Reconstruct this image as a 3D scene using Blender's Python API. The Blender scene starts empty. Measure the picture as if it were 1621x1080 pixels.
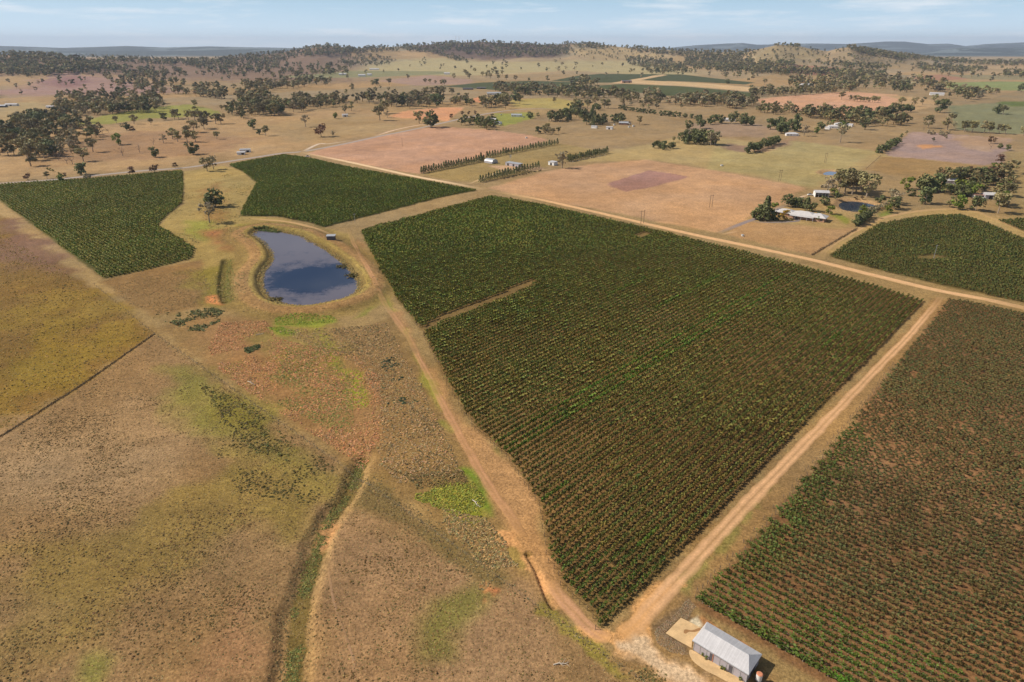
import bpy, math, random
import numpy as np
rng = np.random.default_rng(7)
random.seed(7)
SC = bpy.context.scene
COL = SC.collection
# ------------------------------------------------------------------ camera geometry
H = 120.0; F = 1030.0; HV = 70.0; CU, CV = 810.5, 540.0
P = math.atan((CV - HV) / F); CP, SP = math.cos(P), math.sin(P)

def ray(u, v):
    u = np.asarray(u, float); v = np.asarray(v, float)
    b = v - CV
    return u - CU, F * CP - b * SP, -F * SP - b * CP

def elev(v):
    _, dy, dz = ray(0 * np.asarray(v, float), v)
    return dz / dy

def lin(c):
    c = np.asarray(c, float) / 255.0
    return np.where(c <= 0.04045, c / 12.92, ((c + 0.055) / 1.055) ** 2.4)

# ------------------------------------------------------------------ noise
def _hash(ix, iy, s):
    h = (ix.astype(np.int64) * 374761393 + iy.astype(np.int64) * 668265263 + s * 2147483647) & 0xffffffff
    h = ((h ^ (h >> 13)) * 1274126177) & 0xffffffff
    return ((h ^ (h >> 16)) & 0xffff) / 65535.0

def vnoise(x, y, s=0):
    xi = np.floor(x); yi = np.floor(y); fx = x - xi; fy = y - yi
    fx = fx * fx * (3 - 2 * fx); fy = fy * fy * (3 - 2 * fy)
    a = _hash(xi, yi, s); b = _hash(xi + 1, yi, s); c = _hash(xi, yi + 1, s); d = _hash(xi + 1, yi + 1, s)
    return (a * (1 - fx) + b * fx) * (1 - fy) + (c * (1 - fx) + d * fx) * fy

def fbm(x, y, scale, oct=4, s=0):
    x = np.asarray(x, float) / scale; y = np.asarray(y, float) / scale
    t = 0.0; a = 0.5; n = 0.0
    for k in range(oct):
        t = t + a * vnoise(x + 17.3 * k, y - 9.1 * k, s + k); n += a
        x = x * 2.03 + 0.35 * y; y = y * 2.03 - 0.31 * x * 0.2; a *= 0.55
    return t / n            # 0..1, mean .5

def sstep(a, b, x):
    t = np.clip((x - a) / (b - a), 0, 1); return t * t * (3 - 2 * t)

# ------------------------------------------------------------------ polygons (world XY)
def flat(u, v, z=0.0):
    dx, dy, dz = ray(u, v); t = (z - H) / dz
    return dx * t, dy * t

def fpoly(pts):
    p = np.array(pts, float); x, y = flat(p[:, 0], p[:, 1]); return np.stack([x, y], 1)

def sdist(poly, x, y):
    """signed distance, positive inside"""
    n = len(poly); d = np.full(x.shape, 1e18); ins = np.zeros(x.shape, bool)
    for i in range(n):
        ax, ay = poly[i]; bx, by = poly[(i + 1) % n]
        ex, ey = bx - ax, by - ay
        t = np.clip(((x - ax) * ex + (y - ay) * ey) / (ex * ex + ey * ey + 1e-9), 0, 1)
        d = np.minimum(d, (x - ax - t * ex) ** 2 + (y - ay - t * ey) ** 2)
        c = ((ay > y) != (by > y)) & (x < ex * (y - ay) / (ey + 1e-12) + ax)
        ins ^= c
    d = np.sqrt(d)
    return np.where(ins, d, -d)

def pdist(line, x, y):
    """distance to polyline + parameter side"""
    d = np.full(x.shape, 1e18); sd = np.zeros(x.shape)
    for i in range(len(line) - 1):
        ax, ay = line[i]; bx, by = line[i + 1]
        ex, ey = bx - ax, by - ay
        t = np.clip(((x - ax) * ex + (y - ay) * ey) / (ex * ex + ey * ey + 1e-9), 0, 1)
        q = (x - ax - t * ex) ** 2 + (y - ay - t * ey) ** 2
        m = q < d
        d = np.where(m, q, d); sd = np.where(m, np.sign(ex * (y - ay) - ey * (x - ax)), sd)
    return np.sqrt(d), sd

def smooth_line(pts, n=6, closed=False):
    p = np.array(pts, float); out = []
    N = len(p)
    for i in range(N if closed else N - 1):
        p0 = p[(i - 1) % N] if (closed or i > 0) else p[i]
        p1 = p[i]; p2 = p[(i + 1) % N]
        p3 = p[(i + 2) % N] if (closed or i + 2 < N) else p2
        for k in range(n):
            t = k / n
            out.append(0.5 * ((2 * p1) + (-p0 + p2) * t + (2 * p0 - 5 * p1 + 4 * p2 - p3) * t * t + (-p0 + 3 * p1 - 3 * p2 + p3) * t ** 3))
    if not closed: out.append(p[-1])
    return np.array(out)

def c5(pts): return [(400 + x / 6.75, 340 + y / 6.75) for x, y in pts]
DAM_PX = c5([(0, 205), (60, 168), (140, 160), (290, 178), (440, 205), (530, 235), (610, 282), (700, 320), (800, 380), (880, 440), (950, 490), (1010, 540), (1070, 610), (1125, 690), (1140, 770), (1105, 830), (1000, 885), (850, 925), (680, 958), (500, 972), (330, 952), (210, 908), (140, 850), (96, 770), (86, 680), (120, 590), (188, 510), (208, 440), (185, 375), (110, 285), (40, 240)])
POND_PX = [(1180 + x / 6.75, 280 + y / 6.75) for x, y in [(1000, 300), (1060, 262), (1200, 262), (1330, 285), (1400, 312), (1350, 342), (1280, 360), (1200, 374), (1120, 368), (1040, 345)]]
POND2_PX = [(1080 + x / 6, 120 + y / 6) for x, y in [(1335, 932), (1385, 908), (1450, 908), (1515, 920), (1492, 936), (1430, 948), (1380, 946)]]
DAM = smooth_line(fpoly(DAM_PX), 4, True); POND = smooth_line(fpoly(POND_PX), 3, True); POND2 = smooth_line(fpoly(POND2_PX), 3, True)
CREEK = smooth_line(fpoly([(462, 1120), (465, 1060), (470, 1000), (474, 960), (488, 915), (503, 868), (512, 840), (528, 812), (548, 785), (560, 762), (566, 745), (575, 728)]), 5)
DITCH = smooth_line(fpoly([(357, 412), (352, 440), (352, 462), (358, 478)]), 4)
GULLY = smooth_line(fpoly([(835, 878), (848, 900), (858, 925), (868, 950), (876, 962)]), 4)
BARE = smooth_line(fpoly([(500, 880), (490, 940), (500, 1000), (498, 1090)]), 4)

# ------------------------------------------------------------------ terrain height
SKY_U = np.array([-500, 0, 60, 130, 200, 300, 366, 440, 480, 520, 560, 640, 700, 760, 820, 880, 930, 960, 1010, 1060, 1120, 1180, 1198, 1215, 1232, 1265, 1290, 1312, 1330, 1347, 1380, 1420, 1460, 1500, 1560, 1621, 2100.])
SKY_V = np.array([90, 88, 88, 92, 95, 97, 91, 84, 78, 73, 77, 73, 69, 66, 69, 72, 71, 73, 77, 80, 83, 84, 80, 75, 71, 73, 79, 82, 77, 74, 79, 86, 92, 96, 98, 98.5, 99.])
SKY_D = np.array([3600, 3600, 3600, 3700, 3900, 4200, 4600, 5000, 5100, 5200, 5400, 5600, 5700, 5700, 5600, 5600, 5500, 5500, 5400, 5200, 5000, 4800, 4500, 4500, 4500, 4500, 4400, 4400, 4400, 4300, 4300, 4300, 4400, 4600, 4800, 4800, 4800.])
def ridge(uu, y, U, V, D, s):
    v = np.interp(uu, U, V); d = np.interp(uu, U, D) if np.ndim(D) else D
    top = np.maximum(H + d * elev(v), 0)
    return top * np.exp(-((y - d) / s) ** 2)

def height(x, y):
    x = np.asarray(x, float); y = np.asarray(y, float)
    z = np.zeros(np.broadcast(x, y).shape)
    yy = np.maximum(y, 50.0)
    uu = CU + x / yy * math.hypot(F, CV - HV)
    far = y > 1400
    if np.any(far):
        X = x[far] if x.ndim else x; Y = y[far] if y.ndim else y; U = uu[far] if uu.ndim else uu
        n = fbm(X, Y, 700, 3, 5); dk = np.interp(U, SKY_U, SKY_D)
        Uw = U + 70 * (fbm(X, Y, 900, 3, 6) - .5) * sstep(0, 900, np.abs(Y - dk))
        r1 = ridge(Uw, Y, SKY_U, SKY_V, SKY_D, 820 + 150 * np.sin(U / 60))
        w = sstep(1.0, 0.72, r1 / (np.maximum(H + np.interp(U, SKY_U, SKY_D) * elev(np.interp(U, SKY_U, SKY_V)), 1)))
        n2 = fbm(X, Y, 260, 3, 7); r1 = r1 * (1 + ((n - 0.5) * 1.3 + (n2 - .5) * .5) * w)
        r2 = ridge(U, Y, np.array([-700, 0, 100, 200, 260, 330, 400, 450, 520, 620.]), np.array([75, 73, 76, 73, 75.5, 73.5, 75, 76, 80, 92.]), 13000.0, 1500)
        r3 = ridge(U, Y, np.array([-700, 0, 150, 300, 400, 480, 600.]), np.array([80, 79.5, 81.5, 80, 78, 80.5, 92.]), 9500.0, 900)
        r4 = ridge(U, Y, np.array([900, 1040, 1100, 1150, 1175, 1200, 1280, 1340, 1400, 1430, 1470, 1500, 1530, 1560, 1600, 1650, 2200.]), np.array([90, 78, 72, 69, 68, 71, 69, 70, 66, 66, 70, 69, 73, 70, 68, 66, 66.]), 17000.0, 2000)
        r5 = ridge(U, Y, np.array([1430, 1480, 1520, 1560, 1600, 1660, 2200.]), np.array([92, 82, 75, 76, 76, 75, 76.]), 10500.0, 1000)
        hz = np.maximum.reduce([r1, r2, r3, r4, r5])
        hz = hz + sstep(1500, 2600, Y) * 10 * (n - 0.5)
        if z.ndim: z[far] = hz
        else: z = hz
    near = (y < 700) & (y > 50)
    if np.any(near) and z.ndim:
        X = x[near]; Y = y[near]; zz = np.zeros(X.shape)
        m = (X > -260) & (X < -40) & (Y > 280) & (Y < 620)
        if np.any(m):
            sd = sdist(DAM, X[m], Y[m])
            zz[m] += np.where(sd > 0, -2.2 * sstep(0, 5, sd) - 0.5, -0.5 * sstep(-3, 0, sd) + 1.9 * sstep(0, -5, sd) * sstep(-19, -9, sd))
        m = (Y < 200) & (X < 0) & (X > -170)
        if np.any(m):
            d, s = pdist(CREEK, X[m], Y[m])
            w = 3.0 + 2.4 * (fbm(X[m], Y[m], 9, 2, 3) - .5) + sstep(150, 100, Y[m]) * 2.0
            zz[m] += -1.3 * sstep(w + 1.6, w - 2.2, d)
        for ln, w, dep in ((DITCH, 2.6, 1.2), (GULLY, 0.9, 0.7)):
            bx0, by0 = ln.min(0) - 8; bx1, by1 = ln.max(0) + 8
            m = (X > bx0) & (X < bx1) & (Y > by0) & (Y < by1)
            if np.any(m):
                d, s = pdist(ln, X[m], Y[m]); zz[m] += -dep * sstep(w, w * .4, d)
        z[near] += zz
    mid = (y > 400) & (y < 900) & (x > 200)
    if np.any(mid) and z.ndim:
        X = x[mid]; Y = y[mid]; zz = np.zeros(X.shape)
        for pl in (POND, POND2):
            b0 = pl.min(0) - 15; b1 = pl.max(0) + 15
            m = (X > b0[0]) & (X < b1[0]) & (Y > b0[1]) & (Y < b1[1])
            if np.any(m):
                sd = sdist(pl, X[m], Y[m])
                zz[m] += np.where(sd > 0, -1.5 * sstep(0, 3, sd) - .4, -0.4 * sstep(-2, 0, sd) + 1.2 * sstep(-1, -5, sd) * sstep(-14, -7, sd))
        z[mid] += zz
    return z

def hgt(x, y):
    return height(np.atleast_1d(np.asarray(x, float)), np.atleast_1d(np.asarray(y, float)))

_T = 90.0 * np.exp(np.linspace(0, math.log(22000 / 90.0), 1400))
def hit(u, v):
    """photo pixels -> points on the terrain"""
    u = np.atleast_1d(np.asarray(u, float)); v = np.atleast_1d(np.asarray(v, float))
    dx, dy, dz = ray(u, v); x = np.zeros(len(u)); y = np.zeros(len(u))
    for a in range(0, len(u), 400):
        sl = slice(a, a + 400)
        Y = np.broadcast_to(_T, (len(u[sl]), len(_T)))
        X = Y * (dx[sl] / dy[sl])[:, None]; Z = H + Y * (dz[sl] / dy[sl])[:, None]
        g = height(X.copy(), Y.copy()); below = Z < g
        i = np.where(below.any(1), below.argmax(1), len(_T) - 1); i = np.maximum(i, 1)
        r = np.arange(len(i)); a1 = (Z - g)[r, i - 1]; b1 = (Z - g)[r, i]
        t = np.clip(a1 / np.where(abs(a1 - b1) < 1e-9, 1e-9, a1 - b1), 0, 1)
        y[sl] = _T[i - 1] * (1 - t) + _T[i] * t
        x[sl] = y[sl] * dx[sl] / dy[sl]
    return x, y

def wpoly(pts):
    p = np.array(pts, float); out = []
    for i in range(len(p)):
        a, b = p[i], p[(i + 1) % len(p)]
        n = 1 if min(a[1], b[1]) > 125 else 3
        for k in range(n): out.append(a + (b - a) * k / n)
    out = np.array(out); x, y = hit(out[:, 0], out[:, 1]); return np.stack([x, y], 1)

# ------------------------------------------------------------------ object helpers
def tag(o, label=None, cat=None, group=None, kind=None):
    if label: o['label'] = label
    if cat: o['category'] = cat
    if group: o['group'] = group
    if kind: o['kind'] = kind
    return o

def mesh_np(name, V, Fq, mats, col=None, matidx=None, smooth=False):
    """V (n,3), Fq (m,4) or (m,3) arrays"""
    V = np.ascontiguousarray(V, dtype=np.float32); Fq = np.ascontiguousarray(Fq, dtype=np.int32)
    k = Fq.shape[1]; me = bpy.data.meshes.new(name)
    me.vertices.add(len(V)); me.vertices.foreach_set('co', V.ravel())
    me.loops.add(Fq.size); me.loops.foreach_set('vertex_index', Fq.ravel())
    me.polygons.add(len(Fq)); me.polygons.foreach_set('loop_start', np.arange(0, Fq.size, k, dtype=np.int32))
    me.polygons.foreach_set('loop_total', np.full(len(Fq), k, np.int32))
    for m in mats: me.materials.append(m)
    if matidx is not None: me.polygons.foreach_set('material_index', np.asarray(matidx, np.int32))
    if smooth: me.polygons.foreach_set('use_smooth', np.ones(len(Fq), bool))
    if col is not None:
        at = me.color_attributes.new('Col', 'FLOAT_COLOR', 'POINT')
        c4 = np.ones((len(V), 4), np.float32); c4[:, :3] = col
        at.data.foreach_set('color', c4.ravel())
    me.update(); me.validate(clean_customdata=False)
    return me

def link(name, me, parent=None, loc=None):
    o = bpy.data.objects.new(name, me); COL.objects.link(o)
    if parent is not None: o.parent = parent
    if loc is not None: o.location = loc
    return o

def empty(name, loc=(0, 0, 0), rz=0.0):
    o = bpy.data.objects.new(name, None); COL.objects.link(o)
    o.empty_display_size = 0.5; o.location = loc; o.rotation_euler = (0, 0, rz); return o

class MB:
    """collects polygons into one mesh"""
    def __init__(s): s.v = []; s.f = []
    def poly(s, pts):
        n = len(s.v); s.v += [tuple(p) for p in pts]; s.f.append(tuple(range(n, n + len(pts)))); return s
    def box(s, x0, x1, y0, y1, z0, z1):
        n = len(s.v)
        s.v += [(x0, y0, z0), (x1, y0, z0), (x1, y1, z0), (x0, y1, z0), (x0, y0, z1), (x1, y0, z1), (x1, y1, z1), (x0, y1, z1)]
        for f in ((0, 3, 2, 1), (4, 5, 6, 7), (0, 1, 5, 4), (1, 2, 6, 5), (2, 3, 7, 6), (3, 0, 4, 7)): s.f.append(tuple(n + i for i in f))
        return s
    def tube(s, pts, rad, k=6, cap=True):
        n0 = len(s.v); pts = [np.array(p, float) for p in pts]
        for i, p in enumerate(pts):
            d = pts[min(i + 1, len(pts) - 1)] - pts[max(i - 1, 0)]; d = d / (np.linalg.norm(d) + 1e-9)
            a = np.cross(d, (0, 0, 1) if abs(d[2]) < .9 else (1, 0, 0)); a /= np.linalg.norm(a); b = np.cross(d, a)
            for j in range(k):
                t = 2 * math.pi * j / k; s.v.append(tuple(p + rad[i] * (a * math.cos(t) + b * math.sin(t))))
        for i in range(len(pts) - 1):
            for j in range(k):
                s.f.append((n0 + i * k + j, n0 + i * k + (j + 1) % k, n0 + (i + 1) * k + (j + 1) % k, n0 + (i + 1) * k + j))
        if cap:
            s.f.append(tuple(n0 + j for j in range(k))[::-1]); s.f.append(tuple(n0 + (len(pts) - 1) * k + j for j in range(k)))
        return s
    def cyl(s, x, y, z0, z1, r, r2=None, k=16): return s.tube([(x, y, z0), (x, y, z1)], [r, r if r2 is None else r2], k)
    def build(s, name, mat, parent=None, loc=None, smooth=False):
        me = bpy.data.meshes.new(name); me.from_pydata(s.v, [], s.f); me.materials.append(mat)
        if smooth:
            for p in me.polygons: p.use_smooth = True
        me.update(); return link(name, me, parent, loc)

# ------------------------------------------------------------------ materials
def mat(name, color, rough=0.8, noise=None, attr=None, metal=0.0, spec=0.3, bump=None, obj_rand=0.0, transl=0.0):
    """noise = list of (scale_m, amount, stretch); multiplies the base colour"""
    m = bpy.data.materials.new(name); m.use_nodes = True; nt = m.node_tree; N = nt.nodes; L = nt.links
    b = N['Principled BSDF']; b.inputs['Roughness'].default_value = rough; b.inputs['Metallic'].default_value = metal
    b.inputs['Specular IOR Level'].default_value = spec
    if attr:
        a = N.new('ShaderNodeAttribute'); a.attribute_name = attr; cur = a.outputs['Color']
        if color is not None:
            mx = N.new('ShaderNodeMix'); mx.data_type = 'RGBA'; mx.blend_type = 'MULTIPLY'; mx.inputs[0].default_value = 1
            L.new(cur, mx.inputs[6]); mx.inputs[7].default_value = (*color, 1); cur = mx.outputs[2]
    else:
        r = N.new('ShaderNodeRGB'); r.outputs[0].default_value = (*color, 1); cur = r.outputs[0]
    tc = N.new('ShaderNodeTexCoord'); last = None
    for i, nz in enumerate(noise or []):
        sc, amt = nz[0], nz[1]
        mp = N.new('ShaderNodeMapping'); mp.inputs['Scale'].default_value = nz[2] if len(nz) > 2 else (1, 1, 1)
        L.new(tc.outputs['Object'], mp.inputs['Vector'])
        n = N.new('ShaderNodeTexNoise'); n.inputs['Scale'].default_value = 1 / sc; n.inputs['Detail'].default_value = 3
        L.new(mp.outputs[0], n.inputs['Vector'])
        mr = N.new('ShaderNodeMapRange'); mr.inputs['From Min'].default_value = .3; mr.inputs['From Max'].default_value = .7
        mr.inputs['To Min'].default_value = 1 - amt; mr.inputs['To Max'].default_value = 1 + amt
        L.new(n.outputs['Fac'], mr.inputs['Value']); last = n
        mx = N.new('ShaderNodeMix'); mx.data_type = 'RGBA'; mx.blend_type = 'MULTIPLY'; mx.inputs[0].default_value = 1; mx.clamp_result = False
        L.new(cur, mx.inputs[6]); L.new(mr.outputs[0], mx.inputs[7]); cur = mx.outputs[2]
    if obj_rand:
        oi = N.new('ShaderNodeObjectInfo'); hs = N.new('ShaderNodeHueSaturation')
        mr = N.new('ShaderNodeMapRange'); mr.inputs['To Min'].default_value = 1 - obj_rand; mr.inputs['To Max'].default_value = 1 + obj_rand
        L.new(oi.outputs['Random'], mr.inputs['Value']); L.new(mr.outputs[0], hs.inputs['Value'])
        mr2 = N.new('ShaderNodeMapRange'); mr2.inputs['To Min'].default_value = .485; mr2.inputs['To Max'].default_value = .515
        ml = N.new('ShaderNodeMath'); ml.operation = 'MULTIPLY'; ml.inputs[1].default_value = 7.31
        fr = N.new('ShaderNodeMath'); fr.operation = 'FRACT'
        L.new(oi.outputs['Random'], ml.inputs[0]); L.new(ml.outputs[0], fr.inputs[0]); L.new(fr.outputs[0], mr2.inputs['Value']); L.new(mr2.outputs[0], hs.inputs['Hue'])
        L.new(cur, hs.inputs['Color']); cur = hs.outputs[0]
    L.new(cur, b.inputs['Base Color'])
    if bump and last is not None:
        bp = N.new('ShaderNodeBump'); bp.inputs['Strength'].default_value = bump[0]; bp.inputs['Distance'].default_value = bump[1]
        L.new(last.outputs['Fac'], bp.inputs['Height']); L.new(bp.outputs[0], b.inputs['Normal'])
    if transl:
        tr = N.new('ShaderNodeBsdfTranslucent'); L.new(cur, tr.inputs['Color'])
        ms = N.new('ShaderNodeMixShader'); ms.inputs[0].default_value = transl
        L.new(b.outputs[0], ms.inputs[1]); L.new(tr.outputs[0], ms.inputs[2]); L.new(ms.outputs[0], N['Material Output'].inputs[0])
    return m

M = {}
M['ground'] = mat('ground_soil_grass', None, .95, attr='Col', spec=.1, noise=[(9, .10), (2.2, .18), (.25, .22), (.7, .32)], bump=(.6, .3))
M['hills'] = mat('hill_woodland', None, .95, attr='Col', spec=.05, noise=[(60, .25), (18, .25)])
M['leaf'] = mat('foliage_stuff', None, .7, attr='Col', spec=.2, transl=.15)
M['gum'] = mat('gum_foliage', lin((140, 130, 90)), .7, spec=.2, noise=[(2.5, .25)], obj_rand=.35, transl=.12)
M['darkleaf'] = mat('dark_foliage', lin((104, 108, 68)), .7, spec=.2, noise=[(2, .25)], obj_rand=.2, transl=.1)
M['limeleaf'] = mat('bright_foliage', lin((112, 122, 52)), .7, spec=.2, noise=[(1.5, .2)], obj_rand=.2, transl=.2)
M['rustleaf'] = mat('rusty_foliage', lin((120, 92, 70)), .7, spec=.2, noise=[(1.5, .2)], obj_rand=.15, transl=.2)
M['greyleaf'] = mat('grey_foliage', lin((158, 146, 116)), .7, spec=.2, noise=[(1.5, .2)], obj_rand=.15, transl=.2)
M['gold'] = mat('golden_foliage', lin((170, 140, 60)), .7, spec=.2, noise=[(1.5, .2)], transl=.2)
M['vine'] = mat('vine_foliage', lin((88, 104, 40)), .6, spec=.25, noise=[(.5, .35)], obj_rand=.3, transl=.2)
M['bark'] = mat('bark', lin((150, 134, 116)), .9, noise=[(.4, .25)])
M['deadwood'] = mat('dead_wood', lin((132, 116, 104)), .9, noise=[(.4, .2)])
M['timber'] = mat('weathered_timber', lin((118, 102, 84)), .9, noise=[(.3, .25)])
M['steel'] = mat('galvanised_steel', lin((176, 178, 182)), .45, metal=.3, noise=[(1.2, .08)])
M['wire'] = mat('fence_wire', lin((120, 116, 112)), .6, metal=.4)
M['whiteroof'] = mat('white_roof_iron', lin((186, 184, 186)), .5, noise=[(2.5, .07), (.5, .06), (.35, .10, (2.2, .04, .04))], spec=.4)
M['greyroof'] = mat('grey_roof_iron', lin((190, 186, 184)), .5, noise=[(2.0, .08)])
M['darkroof'] = mat('dark_roof_iron', lin((104, 100, 104)), .5, noise=[(2.0, .08)])
M['redroof'] = mat('brown_roof_iron', lin((140, 104, 88)), .6, noise=[(2.0, .1)])
M['greywall'] = mat('grey_wall_sheet', lin((168, 162, 168)), .55, noise=[(1.5, .08), (.25, .06, (1, 1, .1))])
M['whitewall'] = mat('white_wall_sheet', lin((222, 220, 218)), .6, noise=[(1.5, .05)])
M['brick'] = mat('brick_wall', lin((176, 140, 116)), .8, noise=[(.4, .12)])
M['darkwall'] = mat('dark_wall', lin((86, 84, 90)), .7, noise=[(1, .1)])
M['shadow_in'] = mat('dark_interior', lin((58, 54, 54)), .9, noise=[(1, .1)])
M['glass'] = mat('window_glass', lin((56, 64, 76)), .1, spec=.6)
M['rust'] = mat('rusty_iron', lin((196, 128, 96)), .8, noise=[(.5, .2)])
M['tank'] = mat('concrete_tank', lin((190, 186, 178)), .8, noise=[(.6, .1)])
M['white'] = mat('white_paint', lin((232, 232, 230)), .4)
M['tyre'] = mat('rubber', (.02, .02, .02), .8)
M['asphalt'] = mat('asphalt', lin((148, 138, 132)), .9, noise=[(6, .08), (.8, .1)])
M['dirt'] = mat('track_dirt', None, .95, attr='Col', spec=.1, noise=[(3, .1), (.6, .14)])
M['concrete'] = mat('sandy_slab', lin((200, 168, 124)), .9, noise=[(2.5, .16), (.5, .08)])
# ------------------------------------------------------------------ where the vine rows run
dR = np.array(ray(1865, 70)[:2]); dR /= np.linalg.norm(dR)
dL = np.array(ray(-320, 70)[:2]); dL = -dL / np.linalg.norm(dL)
dL = np.array([dR[1], -dR[0]]) if abs(dR @ dL) < .2 else dL
ANG = math.atan2(dR[1], dR[0])
VA = [(572, 366), (600, 425), (632, 478), (672, 528), (700, 585), (735, 650), (768, 690), (800, 718), (835, 765), (856, 800), (862, 840), (872, 880), (890, 915), (912, 945), (938, 970), (948, 990), (962, 988), (1085, 868), (1200, 750), (1330, 618), (1462, 478), (1380, 452), (1180, 400), (1000, 357), (860, 326), (782, 312), (760, 316), (670, 340)]
VB = [(362, 262), (402, 254), (450, 246), (482, 250), (560, 267), (650, 283), (754, 302), (700, 312), (600, 338), (512, 360), (488, 352), (440, 343), (380, 342), (392, 318), (407, 290), (385, 272)]
VC = [(-60, 276), (0, 293), (150, 283), (289, 271), (290, 300), (288, 322), (268, 338), (249, 357), (280, 376), (308, 394), (302, 410), (228, 428), (166, 441), (120, 408), (60, 362), (0, 318), (-60, 272)]
VC = [(-50, 296)] + VC[1:-1] + [(-50, 297)]
VD = [(1099, 958), (1130, 925), (1180, 872), (1232, 812), (1290, 742), (1345, 676), (1400, 605), (1455, 535), (1503, 474), (1560, 484), (1640, 503), (1740, 530), (1800, 700), (1800, 1190), (1420, 1150)]
VE = [(1312, 406), (1345, 384), (1394, 355), (1440, 347), (1480, 342), (1520, 341), (1560, 354), (1640, 388), (1720, 425), (1720, 500), (1621, 479), (1500, 454), (1400, 430)]
VF = [(1580, 350), (1640, 346), (1700, 350), (1700, 385), (1621, 367)]
HOLE_A = [(660, 524), (700, 500), (790, 466), (812, 455), (850, 443), (852, 447), (815, 467), (780, 481), (700, 512), (668, 530)]
HOLE_A2 = [(1003, 374), (1020, 368), (1035, 372), (1015, 379)]
HOLE_E = [(1446, 406), (1480, 404), (1504, 410), (1490, 413), (1455, 412)]
HOLE_D = [(1560, 820), (1580, 815), (1600, 830), (1570, 838)]
PV = {k: fpoly(v) for k, v in dict(A=VA, B=VB, C=VC, D=VD, E=VE, F=VF, hA=HOLE_A, hA2=HOLE_A2, hE=HOLE_E).items()}

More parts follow.
